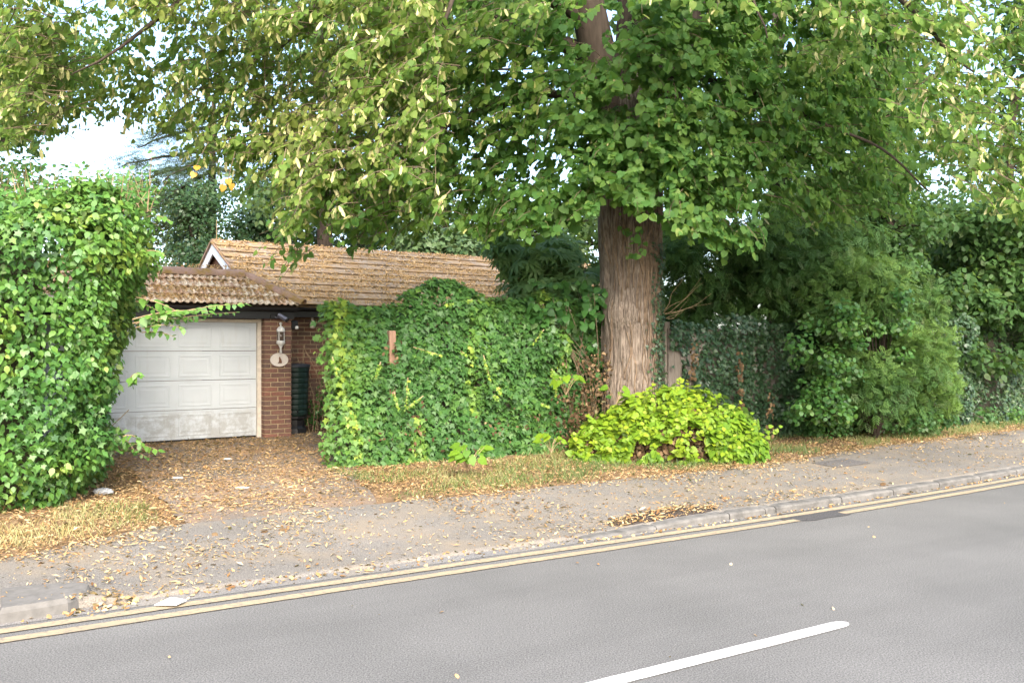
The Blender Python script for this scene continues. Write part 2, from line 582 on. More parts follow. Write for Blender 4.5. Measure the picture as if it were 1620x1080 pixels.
TPL = {
    'lime': T([(0, .08), (0, .55), (0, 1.04)], [(.22, -.03), (.46, .16), (.42, .55)], ['m0 r0 r1', 'm0 r1 r2 m1', 'm1 r2 m2']),
    'ovate': T([(0, 0), (0, .5), (0, 1)], [(.25, .16), (.32, .48)], ['m0 r0 r1 m1', 'm1 r1 m2']),
    'round': T([(0, 0), (0, .5), (0, .95)], [(.33, .10), (.46, .48), (.26, .82)], ['m0 r0 r1 m1', 'm1 r1 r2 m2']),
    'ivy': T([(0, .12), (0, .5), (0, 1)], [(.27, -.10), (.26, .18), (.55, .40), (.22, .56)], ['m0 r0 r1', 'm0 r1 r3 m1', 'r1 r2 r3', 'm1 r3 m2'], .3, .15),
    'simple': T([(0, 0), (0, 1)], [(.34, .45)], ['m0 r0 m1'], .3, .1),
    'sliver': T([(0, 0), (0, 1)], [(.15, .5)], ['m0 r0 m1'], 1.5, .3),
    'bract': T([(0, 0), (0, 1)], [(.14, .25), (.13, .8)], ['m0 r0 r1 m1'], 1.5, .25),
    'blade': (np.array([(-.035, 0, 0), (.035, 0, 0), (.022, .55, .10), (-.022, .55, .10), (0, 1, .32)], float), [(0, 1, 2, 3), (3, 2, 4)]),
    'dead': T([(0, 0), (0, .5), (0, 1)], [(.3, .2), (.34, .6)], ['m0 r0 r1 m1', 'm1 r1 m2'], 1.4, .7),
}


def _spray(n=6, wid=.055, ang=.9, ln=.42):
    V, F = [(-.02, 0, 0), (.02, 0, 0), (0, 1, -.12)], [(0, 1, 2)]
    for k in range(n):
        y = .08 + .78 * k / n
        l = ln * (1 - .55 * k / n)
        for sg in (-1, 1):
            b = len(V)
            dx, dy = sg * math.sin(ang) * l, math.cos(ang) * l
            V += [(0, y, -.12 * y * y), (dx * .5 - .0, y + dy * .5 + wid, -.02 - .12 * y * y), (dx, y + dy, -.07 - .12 * y * y), (dx * .55, y + dy * .5 - wid, -.02 - .12 * y * y)]
            F.append((b, b + 1, b + 2, b + 3) if sg < 0 else (b + 3, b + 2, b + 1, b))
    return np.array(V, float), F


TPL['spray'] = _spray(4, .075, .8, .45)
TPL['needles'] = _spray(5, .03, 1.15, .30)


def _palmate(n=7):
    V, F = [], []
    for k in range(n):
        a = (k - (n - 1) / 2) * .62
        b = len(V)
        l = 1 - .1 * abs(k - (n - 1) / 2)
        sx, cx = math.sin(a), math.cos(a)
        for (w, y, z) in ((0, .0, 0), (.11, .5, .03), (0, 1, -.2), (-.11, .5, .03)):
            x_, y_ = w, y * l
            V.append((x_ * cx + y_ * sx, -x_ * sx + y_ * cx, z))
        F.append((b, b + 1, b + 2, b + 3))
    return np.array(V, float), F


TPL['palmate'] = _palmate()


def frames(nrm, tip):
    z = unit(nrm)
    y = tip - (tip * z).sum(-1, keepdims=True) * z
    y = unit(y)
    x = np.cross(y, z)
    return np.stack([x, y, z], -1)          # columns


def leaf_mesh(name, tpl, pos, rot, scale, tint, mat):
    v, F = TPL[tpl]
    k = len(v)
    n = len(pos)
    P = np.einsum('nij,kj->nki', rot, v) * scale[:, None, None] + pos[:, None, :]
    lt = np.array([i for f in F for i in f])
    L = (lt[None, :] + (np.arange(n) * k)[:, None]).ravel()
    tot = np.tile([len(f) for f in F], n)
    me = bpy.data.meshes.new(name)
    raw_mesh(me, P.reshape(-1, 3), L, tot)
    a = me.attributes.new('tint', 'FLOAT', 'POINT')
    a.data.foreach_set('value', np.repeat(np.clip(tint, 0, 1), k).astype(np.float32))
    me.materials.append(mat)
    return me


_single = {}


def single_leaf_mesh(tpl, q, mat):
    key = (tpl, q, mat.name)
    if key not in _single:
        _single[key] = leaf_mesh('leaf', tpl, np.zeros((1, 3)), np.eye(3)[None], np.ones(1), np.array([(q + .5) / 7]), mat)
    return _single[key]


def foliage(name, parent, tpl, pos, rot, scale, tint, mat, singles=0, leafname='leaf'):
    """leaves of one plant: the largest in view one by one, the rest as one mass"""
    pos = np.asarray(pos, float)
    keep = np.ones(len(pos), bool)
    if singles:
        Y = np.maximum(pos[:, 1], .5)
        u = 810 + FPX * pos[:, 0] / Y
        v = HOR - FPX * (pos[:, 2] - CAMH) / Y
        inside = (u > 5) & (u < 1615) & (v > 5) & (v < 1075)
        view = unit(np.array((0, 0, CAMH)) - pos)
        face = np.abs((view * rot[:, :, 2]).sum(-1))
        size = scale * scale / (Y * Y) * face
        cell = (np.floor(u / 9) * 1000 + np.floor(v / 9)).astype(np.int64)
        idx = np.where(inside)[0]
        idx = idx[np.lexsort((Y[idx], cell[idx]))]
        first = np.ones(len(idx), bool)
        first[1:] = cell[idx][1:] != cell[idx][:-1]
        idx = idx[first]
        idx = idx[np.argsort(-size[idx])][:singles]
        keep[idx] = False
        for i in idx:
            o = bpy.data.objects.new(leafname, single_leaf_mesh(tpl, int(np.clip(tint[i], 0, .999) * 7), mat))
            COL.objects.link(o)
            o.parent = parent
            m = Matrix([list(rot[i][r] * scale[i]) + [pos[i][r] - parent.location[r]] for r in range(3)] + [[0, 0, 0, 1]])
            o.matrix_local = m
    me = leaf_mesh(name, tpl, pos[keep], rot[keep], scale[keep], tint[keep], mat)
    return link(name, me, parent, kind='stuff')


def rnd(n, k=3):
    return RNG.normal(size=(n, k))


def lerp(a, b, q):
    return a + (b - a) * q


# ================================================================== THE SETTING
def sheet(name, s0, s1, t0, t1, ds, dt, mat, lift=0.0, hf=None, parent=None, skirt=False):
    """a sheet in the road frame; t0 and t1 may depend on s"""
    ns = max(2, int((s1 - s0) / ds) + 1)
    S = np.linspace(s0, s1, ns)
    f0 = t0 if callable(t0) else (lambda q: np.full_like(q, t0))
    f1 = t1 if callable(t1) else (lambda q: np.full_like(q, t1))
    nt_ = max(2, int(np.max(f1(S) - f0(S)) / dt) + 1)
    K = np.linspace(0, 1, nt_)
    if skirt:
        K = np.r_[0, .004, K[1:]]
        nt_ += 1
    SS = np.repeat(S[:, None], nt_, 1)
    TT = f0(S)[:, None] + (f1(S) - f0(S))[:, None] * K[None, :]
    X, Y = W(SS, TT)
    Z = (hf or hgt)(SS, TT) + lift
    if skirt: Z[:, 0] = -.03
    return link(name, grid_mesh(name, X, Y, Z), parent, mat)


def wob(s, amp, sc, seed):
    s = np.asarray(s, float)
    return amp * (fbm(np.stack([s * sc, s * 0 + seed, s * 0], -1), 1, seed) - .5) * 2


# ground out to the horizon, with the bank the houses stand on
g1 = np.concatenate([np.linspace(-300, -12, 12), np.linspace(-10, 26, 73), np.linspace(28, 320, 12)])
g2 = np.concatenate([[6.10, 6.14, 6.2, 6.4], np.linspace(6.7, 15, 34), np.linspace(16, 400, 14)])
SS, TT = np.meshgrid(g1, g2, indexing='ij')
X, Y = W(SS, TT)
ZG = hgt(SS, TT) - .012 - .06 * sm(7.6, 7.0, TT) * (np.abs(SS) < 90) + .02 * (fbm(np.stack([X, Y, X * 0], -1), 1.5, 3) - .5) * sm(8.2, 9.2, TT)
ground = tag(link('ground', grid_mesh('ground', X, Y, ZG), None, M['soil']), kind='structure')

road = tag(sheet('road', -200, 220, -120, 6.16, 1.0, 8.0, M['road'], 0, lambda s, t: s * 0), kind='structure')
sheet('gutter_strip', -60, 80, 6.00, lambda s: 6.17 + s * 0, .5, .2, M['gutter_strip'], .003, lambda s, t: s * 0, road)
# double yellow lines, worn edges
for t_ in (5.70, 5.885):
    def edge(k, t_=t_):
        return lambda s: t_ + k * .047 + wob(s, .006, 9, int(t_ * 100) + k)
    for (a_, b_) in ((-40, 6.56), (7.22, 40)) if t_ < 5.8 else ((-40, 40),):
        if t_ > 5.8:
            sheet('yellow_line', a_, b_, edge(-1), edge(1), .06, .1, M['yellow'], .008, lambda s, t: s * 0, road)
        else:
            sheet('yellow_line', a_, b_, edge(-1), edge(1), .06, .1, M['yellow'], .008, lambda s, t: s * 0, road)
# white centre line dashes with rounded end
for a_, b_ in ((-9.4, -5.4), (.41, 4.41), (8.4, 12.4), (16.4, 20.4)):
    def half(k):
        return lambda s, a=a_, b=b_: 3.45 + k * .050 * np.sqrt(np.clip(1 - np.clip((s - (b - .10)) / .10, 0, 1) ** 2, .02, 1)) + wob(s, .003, 8, 5 + k)
    sheet('centre_line', a_, b_, half(-1), half(1), .02, .2, M['white_line'], .007, lambda s, t: s * 0, road)
# dark repaired patch of tarmac by the gully
pm = MB()
ring = []
for k in range(40):
    th = 2 * math.pi * k / 40
    s_ = 6.93 + .46 * math.copysign(abs(math.cos(th)) ** .7, math.cos(th)) + .03 * math.sin(5 * th)
    t_ = 5.80 + .19 * math.copysign(abs(math.sin(th)) ** .7, math.sin(th)) + .015 * math.sin(7 * th)
    x_, y_ = W(s_, t_)
    ring.append((float(x_), float(y_), .0055 if t_ > 5.78 else .0055))
pm.add(ring, [tuple(range(40))])
pm.build('tarmac_patch', M['patch'], road)

# pavement and driveway
pavement = tag(sheet('pavement', -60, 80, 6.15, lambda s: 7.98 - .55 * (1 - sm(-.2, 1.3, s)) + .3 * sm(8, 12, s) - .35 * sm(14, 20, s) + wob(s, .09, 1.2, 2) + wob(s, .03, 5, 8), .12, .12,
                     M['pavement'], .0, skirt=True), kind='structure')
dv = MB()
S_ = np.linspace(7.2, 14.25, 56)
def drive_l(t): return 1.30 + wob(t, .1, 1.5, 31) - .35 * sm(8.0, 7.5, t) + .0 * t
def drive_r(t): return np.interp(t, [7.5, 8.2, 9.2, 10.3, 12, 14.3], [3.0, 3.25, 3.45, 3.75, 4.3, 4.9]) + wob(t, .08, 1.5, 37)
lf, rt = drive_l(S_), drive_r(S_)
K = np.linspace(0, 1, 26)
SS = lf[:, None] - .6 * sm(11, 12.5, S_)[:, None] + (rt - lf + .6 * sm(11, 12.5, S_))[:, None] * K[None, :]
TT = np.repeat(S_[:, None], 26, 1)
X, Y = W(SS, TT)
driveway = tag(link('driveway', grid_mesh('driveway', X, Y, hgt(SS, TT) - .010 + .017 * sm(7.75, 8.5, TT + wob(SS, .35, 1.2, 71)) + .012 * (fbm(np.stack([X, Y, X * 0], -1), 2.5, 9) - .5)), None, M['driveway']), kind='structure')

# kerb stones, one by one
def kerb_stone(s0, s1, drop=False):
    m = MB()
    n = 7
    V = []
    for k in range(n):
        s_ = s0 + (s1 - s0) * k / (n - 1)
        h = float(edge_h(s_)) + .004 - (.006 if k in (0, n - 1) else 0)
        tt0 = 6.055 + (.004 if k in (0, n - 1) else 0)
        for t_, z_ in ((tt0, -.08), (tt0, h - .022), (tt0 + .010, h - .006), (tt0 + .028, h), (tt0 + .125, h + .001), (tt0 + .125, -.08)):
            x_, y_ = W(s_, t_)
            V.append((float(x_), float(y_), z_))
    F = [(k * 6 + j, (k + 1) * 6 + j, (k + 1) * 6 + j + 1, k * 6 + j + 1) for k in range(n - 1) for j in range(5)]
    F += [tuple(range(6)), tuple((n - 1) * 6 + j for j in range(6))[::-1]]
    m.add(V, F)
    return m.build('kerb_stone', M['kerb'], pavement)


for a_, b_ in [(4.30, 5.10), (5.11, 6.015), (6.03, 6.51), (6.52, 6.66), (6.675, 7.685)]:
    kerb_stone(a_, b_)
s_ = 7.70
while s_ < 40:
    kerb_stone(s_, s_ + .90)
    s_ += .915
for k in range(22):
    kerb_stone(-.975 - .915 * k, -.07 - .915 * k)
# low kerb at the end of the left hand pavement, its end turned in
m = MB()
out = [(-.055, 6.055)] + [(.02 + .10 * k, 6.06 + .004 * k * k) for k in range(4)] + [(.40, 6.17), (.455, 6.25), (.475, 6.33), (.45, 6.40), (.36, 6.46), (.1, 6.52), (-.055, 6.53)]
nO = len(out)
top, mid, bot = [], [], []
cx, cy = .15, 6.32
for (s_, t_) in out:
    for lst, k, z_ in ((bot, 1.03, -.06), (mid, 1.0, .062), (top, .93, .094)):
        x_, y_ = W(cx + (s_ - cx) * k, cy + (t_ - cy) * k)
        lst.append((float(x_), float(y_), z_ + (.012 if lst is top and t_ > 6.3 else 0)))
m.add(bot + mid + top, [(j + i, j + (i + 1) % nO, j + nO + (i + 1) % nO, j + nO + i) for j in (0, nO) for i in range(nO)] + [tuple(2 * nO + i for i in range(nO))])
m.build('kerb_stone', mat_simple('end_kerb_concrete', (.135, .128, .118), .9, .22, 16, .2, bmp=.3), pavement)
# shallow inspection cover in the pavement
m = MB()
V = [(*map(float, W(a_, b_)), float(hgt(a_, b_)) + .006) for a_, b_ in ((9.25, 7.32), (10.0, 7.32), (10.0, 7.72), (9.25, 7.72))]
m.add(V, [(0, 1, 2, 3)])
m.build('inspection_cover', mat_asphalt('old_cover', (.12, .11, .105), (.09, .085, .08), (.14, .13, .12), (.25, .25, .24)), pavement)


# ================================================================== GARAGE AND HOUSE (building frame a along, b back, z up)
def B(a, b, z):
    p = OB + a * DB + b * NB
    return (float(p[0]), float(p[1]), float(z))


ZB = .19
_bm = {}


def brick_mesh(w, d):
    k = (round(w, 3), round(d, 3))
    if k not in _bm:
        _bm[k] = MB().cbox(.001, w - .003, 0, d, 0, .0615, .003).mesh('brick')
        _bm[k].materials.append(M['brick'])
    return _bm[k]


def brick(parent, a, b, z, w, d):
    o = bpy.data.objects.new('brick', brick_mesh(w, d))
    COL.objects.link(o)
    o.parent = parent
    o.location = B(a, b + random.uniform(-.002, .002), z)
    o.rotation_euler = (0, 0, PSB + random.uniform(-.004, .004))
    return o


garage = empty('garage', B(-2, 1, ZB), 'brick garage with white panelled door and mossy tiled false-pitch roof', 'garage')
# pillar
pillar = MB().box(-.445 + .008, -.008, .012, .27, ZB - .1, 2.20, B).build('pillar', M['mortar'], garage)
z_ = ZB + .012
k = 0
while z_ < 2.10:
    if k % 2 == 0:
        brick(pillar, -.445, 0, z_, .215, .1025); brick(pillar, -.2175, 0, z_, .2175, .1025)
        brick(pillar, -.4455, .1125, z_, .1, .1025)
    else:
        brick(pillar, -.4455, 0, z_, .102, .215); brick(pillar, -.3325, 0, z_, .215, .1025); brick(pillar, -.1075, 0, z_, .1075, .1025)
    z_ += .075
    k += 1
# side wall going back and flat roof behind the false pitch
MB().box(-.25, -.03, .28, 5.0, ZB - .1, 2.25, B).build('side_wall', M['brick'], garage)
MB().box(-5.2, -5.0, .0, 5.0, ZB - .1, 2.25, B).build('side_wall', M['brick'], garage)
MB().box(-5.2, -.03, 4.8, 4.99, ZB - .1, 2.24, B).build('rear_wall', M['brick'], garage)
MB().box(-5.15, -.05, .62, 4.95, 2.252, 2.34, B).build('flat_roof', M['patch'], garage)
# door frame and sectional door
fr = MB()
fr.box(-.515, -.452, .14, .24, ZB - .01, 2.115, B)
fr.box(-4.95, -.4525, .139, .239, 2.055, 2.105, B)
fr.build('door_frame', M['cream_frame'], garage)
MB().box(-4.95, -.4525, .10, .30, ZB - .05, ZB + .012, B).build('threshold', M['kerb'], garage)
door = MB().box(-4.94, -.52, .2045, .23, ZB + .012, ZB + .045, B).build('garage_door', M['black'], garage)
DH = (2.055 - ZB - .048) / 4
for r_ in range(4):
    z0 = ZB + .048 + r_ * DH
    sec = MB().box(-4.94, -.52, .19, .23, z0 + .004, z0 + DH - .004, B)
    so = sec.build('door_section', M['door'], door)
    for c_ in range(7):
        a1 = -.60 - c_ * .617
        a0 = a1 - .50
        # raised moulding frame with a sunk field
        m = MB()
        zz0, zz1 = z0 + .055, z0 + DH - .06
        lv = [(0, .1898), (.008, .185), (.022, .185), (.034, .1885), (.060, .1885), (.075, .1855)]
        V = []
        for o_, b_ in lv:
            V += [B(a0 + o_, b_, zz0 + o_), B(a1 - o_, b_, zz0 + o_), B(a1 - o_, b_, zz1 - o_), B(a0 + o_, b_, zz1 - o_)]
        F = [(q * 4 + j, q * 4 + (j + 1) % 4, q * 4 + 4 + (j + 1) % 4, q * 4 + 4 + j) for q in range(len(lv) - 1) for j in range(4)] + [tuple((len(lv) - 1) * 4 + j for j in range(4))]
        m.add(V, F)
        link('door_panel', m.mesh('door_panel'), door, M['door'])
# fascia, soffit and gutter
MB().box(-5.2, .02, -.06, -.035, 2.112, 2.27, B).build('fascia', M['black'], garage)
MB().box(-5.2, .018, -.034, .30, 2.12, 2.14, B).build('soffit', M['black'], garage)


def gutter(a0, a1, b, z, par, r=.055):
    m = MB()
    n = 8
    V, F = [], []
    for a in (a0, a1):
        for q in (0, 1):
            for j in range(n + 1):
                th = math.pi + math.pi * j / n
                rr = r - .006 * q
                V.append(B(a, b + rr * math.cos(th), z + rr * math.sin(th)))
    w = 2 * (n + 1)
    for j in range(n):
        F += [(j, j + 1, w + j + 1, w + j), (n + 1 + j, w + n + 1 + j, w + n + 2 + j, n + 2 + j)]
    F += [(0, w, w + n + 1, n + 1), (n, 2 * n + 1, w + 2 * n + 1, w + n)]
    F += [tuple(range(n + 1)) + tuple(range(2 * n + 1, n, -1)), tuple(w + i for i in list(range(n + 1)) + list(range(2 * n + 1, n, -1)))[::-1]]
    m.add(V, F)
    return m.build('gutter', M['black'], par)


gutter(-5.2, .06, -.118, 2.285, garage)
# false-pitch roof: front slope, hip at the right, back slope
EZ, RZ, EB, RB, EA, RA = 2.315, 2.84, -.13, .60, .12, -.61
roof = MB().add([B(-5.25, EB + .03, EZ - .03), B(EA - .03, EB + .03, EZ - .03), B(RA, RB, RZ - .03), B(-5.25, RB, RZ - .03),
                 B(EA - .03, 1.33, EZ - .03), B(-5.25, 1.33, EZ - .03)],
                [(0, 1, 2, 3), (1, 4, 2), (4, 5, 3, 2), (0, 3, 5), (0, 5, 4, 1)]).build('roof', M['dark_bark'], garage)
SL = math.hypot(RB - EB, RZ - EZ)
PT = math.atan2(RZ - EZ, RB - EB)


def profiled_tile(w=.30, ln=.30, rolls=3):
    m = MB()
    n = rolls * 6 + 1
    xs = [w * i / (n - 1) for i in range(n)]
    def pr(x):
        q = (x / w * rolls) % 1
        return .026 * max(0, math.sin(math.pi * min(q / .62, 1))) ** .8 if q < .62 else 0
    V = []
    for (y, lift, dz) in ((0, .044, -.016), (0, .044, 0), (ln, .002, 0)):
        V += [(x, y, pr(x) + lift + dz) for x in xs]
    F = [(j * n + i, j * n + i + 1, (j + 1) * n + i + 1, (j + 1) * n + i) for j in (0, 1) for i in range(n - 1)]
    m.add(V, F)
    me = m.mesh('roof_tile')
    return me


def slope_mat(a, b, z, pitch):
    """object matrix: x along the eaves, y up the slope"""
    x = Vector((*DB, 0))
    y = Vector((NB[0] * math.cos(pitch), NB[1] * math.cos(pitch), math.sin(pitch)))
    zz = x.cross(y)
    p = B(a, b, z)
    return Matrix([[x[i], y[i], zz[i], p[i]] for i in range(3)] + [[0, 0, 0, 1]])


def put(name, me, parent, mat4):
    o = bpy.data.objects.new(name, me)
    COL.objects.link(o)
    o.parent = parent
    o.matrix_local = mat4
    return o


gt = profiled_tile()
gt.materials.append(M['tile_g'])
for r_ in range(4):
    y0 = .225 * r_ - .02
    bb, zz = EB + y0 * math.cos(PT), EZ + y0 * math.sin(PT)
    lim = lerp(EA, RA, min(1, max(0, (y0 + .1) / SL)))
    k = 0
    while True:
        a1 = lim - .0 - .30 * k
        if a1 < -5.2: break
        if k == 0:
            # cut tile under the hip
            w_ = .30
            cut = MB()
            src = profiled_tile()
            V = [list(v.co) for v in src.vertices]
            for v in V:
                mx = .30 - .0 - (RA - EA) / SL * -v[1] * 1.0 if False else .30 - (EA - RA) / SL * max(0, v[1] - .10)
                v[0] = min(v[0], mx)
            cut.add(V, [tuple(p.vertices) for p in src.polygons])
            me = cut.mesh('roof_tile'); me.materials.append(M['tile_g'])
            bpy.data.meshes.remove(src)
        else:
            me = gt
        mt = slope_mat(a1 - .30, bb, zz + random.uniform(0, .004), PT + random.uniform(-.012, .012))
        put('roof_tile', me, roof, mt)
        k += 1


def cap_tile(p0, p1, r, name='ridge_tile', parent=None, lift=0):
    """half-round cap between two points"""
    p0, p1 = np.array(p0, float), np.array(p1, float)
    d_ = unit(p1 - p0)
    side = unit(np.cross(d_, (0, 0, 1)))
    up = np.cross(side, d_)
    n = 8
    V = []
    for p, rr in ((p0, r), (p1, r * .93)):
        for q in (rr, rr - .016):
            V += [p + q * (math.cos(math.pi * j / n) * side + math.sin(math.pi * j / n) * up) + np.array((0, 0, lift)) for j in range(n + 1)]
    w = 2 * (n + 1)
    F = []
    for j in range(n):
        F += [(j, j + 1, w + j + 1, w + j), (n + 1 + j, w + n + 1 + j, w + n + 2 + j, n + 2 + j)]
    F += [tuple(range(n + 1)) + tuple(range(2 * n + 1, n, -1)), tuple(w + i for i in list(range(n + 1)) + list(range(2 * n + 1, n, -1)))[::-1]]
    return MB().add(V, F).build(name, M['ridge_tile'], parent, smooth=False)


for k in range(10):
    cap_tile(B(RA - .47 * k - .0, RB - .02, RZ - .03), B(RA - .47 * (k + 1) - .03, RB - .02, RZ - .035), .125, parent=roof)
hip0, hip1 = np.array(B(EA + .02, EB - .02, EZ + .01)), np.array(B(RA, RB, RZ - .02))
for k in range(3):
    a_, b_ = hip0 + (hip1 - hip0) * k / 3, hip0 + (hip1 - hip0) * (k + 1.1) / 3
    cap_tile(a_, b_, .10, 'hip_tile', roof, .02)

# ---- house
house = empty('house', B(4, 4, .2), 'long low brick house with mossy tiled gable roof behind the garage', 'house')
HE_B, HE_Z, HR_B, HR_Z, HA0, HA1 = .50, 2.36, 3.55, 3.72, -.38, 9.2
HW = .95
wall = MB().box(-.02, HA1 - .2, HW + .012, HW + .28, 0, 2.30, B).build('front_wall', M['mortar'], house)
z_ = ZB + .02
k = 0
while z_ < 2.20:
    a_ = .0 - (.1125 if k % 2 else 0)
    while a_ < 2.1:
        brick(wall, a_, HW, z_, .215, .1025)
        a_ += .225
    z_ += .075
    k += 1
MB().box(-.2, 0.0, HW + .3, 6.2, 0, 2.28, B).build('end_wall', M['brick'], house)
MB().box(HA1 - .45, HA1 - .2, HW + .3, 6.2, 0, 2.28, B).build('end_wall', M['brick'], house)
MB().box(-.2, HA1 - .2, 6.21, 6.4, 0, 2.28, B).build('rear_wall', M['brick'], house)
HP = math.atan2(HR_Z - HE_Z, HR_B - HE_B)
HSL = math.hypot(HR_Z - HE_Z, HR_B - HE_B)
hroof = MB().add([B(HA0 + .05, HE_B + .02, HE_Z - .035), B(HA1, HE_B + .02, HE_Z - .035), B(HA1, HR_B, HR_Z - .035), B(HA0 + .05, HR_B, HR_Z - .035),
                  B(HA1, 2 * HR_B - HE_B, HE_Z - .035), B(HA0 + .05, 2 * HR_B - HE_B, HE_Z - .035)],
                 [(0, 1, 2, 3), (3, 2, 4, 5), (0, 5, 4, 1), (1, 4, 2)]).build('roof', M['tile_h'], house)
ft = MB()
ft.cbox(.0, .329, 0, .375, 0, .022, .004)
ftm = ft.mesh('roof_tile')
ftm.materials.append(M['tile_h'])
nrow = 10
gauge = HSL / nrow
for r_ in range(nrow):
    y0 = r_ * gauge - .05
    bb, zz = HE_B + y0 * math.cos(HP), HE_Z + y0 * math.sin(HP)
    a_ = HA0 - (.165 if r_ % 2 else 0) * 0
    k = 0
    while a_ < HA1:
        put('roof_tile', ftm, hroof, slope_mat(a_, bb, zz + .040 + random.uniform(0, .005), HP - .105 + random.uniform(-.008, .008)))
        a_ += .331
        k += 1
for k in range(21):
    cap_tile(B(HA0 + .46 * k, HR_B, HR_Z - .055), B(HA0 + .46 * (k + 1) + .03, HR_B, HR_Z - .06), .10, parent=hroof)
# gable: white barge boards, brown infill, dark verge edge
gab = MB().add([B(HA0 + .12, HE_B, HE_Z - .05), B(HA0 + .12, HR_B, HR_Z - .06), B(HA0 + .12, 2 * HR_B - HE_B, HE_Z - .05)], [(0, 2, 1)]).build('gable', M['brown_infill'], house)
for sg in (-1, 1):
    b0, b1 = HR_B + sg * .0, HR_B + sg * (HR_B - HE_B)
    V = []
    for a_ in (HA0 + .02, HA0 + .05):
        V += [B(a_, b0, HR_Z - .03), B(a_, b1, HE_Z - .03), B(a_, b1, HE_Z - .24), B(a_, b0, HR_Z - .25)]
    MB().add(V, [(0, 1, 2, 3), (4, 7, 6, 5), (0, 4, 5, 1), (3, 2, 6, 7), (1, 5, 6, 2)]).build('bargeboard', M['white_wood'], house)
    V = []
    for a_ in (HA0 - .02, HA0 + .06):
        V += [B(a_, b0, HR_Z + .012), B(a_, b1, HE_Z + .012), B(a_, b1, HE_Z - .028), B(a_, b0, HR_Z - .028)]
    MB().add(V, [(0, 1, 2, 3), (4, 7, 6, 5), (0, 4, 5, 1), (3, 2, 6, 7), (1, 5, 6, 2)]).build('verge_edge', M['ridge_tile'], house)
MB().box(HA0 + .1, HA1, HE_B + .09, HE_B + .115, 2.17, 2.33, B).build('fascia', M['black'], house)
MB().box(.03, HA1, HE_B + .12, HW + .01, 2.18, 2.20, B).build('soffit', M['black'], house)
gutter(.08, HA1, HE_B + .02, 2.33, house)
MB().tube([B(HA0 + .1, HR_B, HR_Z), B(HA0 + .1, HR_B, HR_Z + .42)], [.010, .006], 6).build('finial_rod', M['dry_stem'], house)


def roof_litter(parent, n, samp, seed, gauge_, dz=.05):
    pos = []
    rng = np.random.default_rng(seed)
    a, y, z0, b0, pt, top = samp
    A = rng.uniform(a[0], a[1], n)
    Yv = rng.uniform(y[0], y[1], n)
    nz = fbm(np.stack([A * 1.0, Yv * 1.8, A * 0], -1), 1.8, seed)
    keep = rng.random(n) < np.clip((nz - .33) * 3.6, .08, 1)
    if top is not None: keep &= A < top(Yv)
    keep &= rng.random(n) < np.where(((Yv + .04) % gauge_) > .07, 1, .15)   # the step under each course stays clear
    A, Yv = A[keep], Yv[keep]
    b = b0 + Yv * math.cos(pt)
    z = z0 + Yv * math.sin(pt)
    P = OB[None] + A[:, None] * DB + b[:, None] * NB
    P = np.concatenate([P, (z + dz)[:, None]], 1)
    nrm = unit(np.array((-NB[0] * math.sin(pt), -NB[1] * math.sin(pt), math.cos(pt))) + .45 * rng.normal(size=P.shape))
    rot = frames(nrm, rng.normal(size=P.shape))
    sc_ = rng.uniform(.018, .048, len(P))
    me = leaf_mesh('roof_litter', 'simple', P, rot, sc_, rng.beta(2.2, 2, len(P)), M['moss'])
    return link('moss_and_leaf_litter', me, parent, kind='stuff')


roof_litter(roof, 15000, ((-5.1, .1), (0.0, SL), EZ + .015, EB, PT, lambda y: lerp(EA, RA, np.clip(y / SL, 0, 1)) - .05), 5, .225, .046)
roof_litter(hroof, 46000, ((HA0 + .05, HA1), (0, HSL), HE_Z + .012, HE_B, HP, None), 6, gauge, .056)
roof_litter(roof, 2600, ((-5.1, RA), (SL - .10, SL + .10), EZ + .015, EB, PT, None), 7, 9, .085)

# ---- fittings on and by the pillar
x0, y0, _ = B(-.205, -.075, 0)
lan = empty('wall_lantern', (x0, y0, 1.58), 'white wall lantern with smoked glass on the brick pillar', 'lantern')
MB().lathe([(.004, 1.555), (.016, 1.565), (.020, 1.59), (.012, 1.62), (.018, 1.65), (.045, 1.70), (.066, 1.715), (.072, 1.73), (.066, 1.75), (.066, 1.765)], 18, (x0, y0, 0)).build('lamp_base', M['lamp_white'], lan, True)
MB().lathe([(.055, 1.765), (.056, 1.83), (.056, 1.905)], 18, (x0, y0, 0)).build('glass', M['smoked'], lan, True)
MB().lathe([(.067, 1.905), (.070, 1.92), (.062, 1.95), (.035, 1.985), (.014, 1.998), (.010, 2.015), (.024, 2.03), (.024, 2.045), (.008, 2.06)], 18, (x0, y0, 0)).build('lamp_cap', M['lamp_white'], lan, True)
sb = MB()
for q in range(4):
    th = PSB + q * math.pi / 2 + math.pi / 4
    sb.box(-.006, .006, -.003, .003, 1.76, 1.908, lambda x, y, z, th=th: (x0 + .06 * math.cos(th) - x * math.sin(th) + y * math.cos(th), y0 + .06 * math.sin(th) + x * math.cos(th) + y * math.sin(th), z))
sb.build('glazing_bar', M['lamp_white'], lan)
MB().box(-.235, -.175, -.07, -.0035, 1.72, 1.745, B).build('wall_arm', M['lamp_white'], lan)

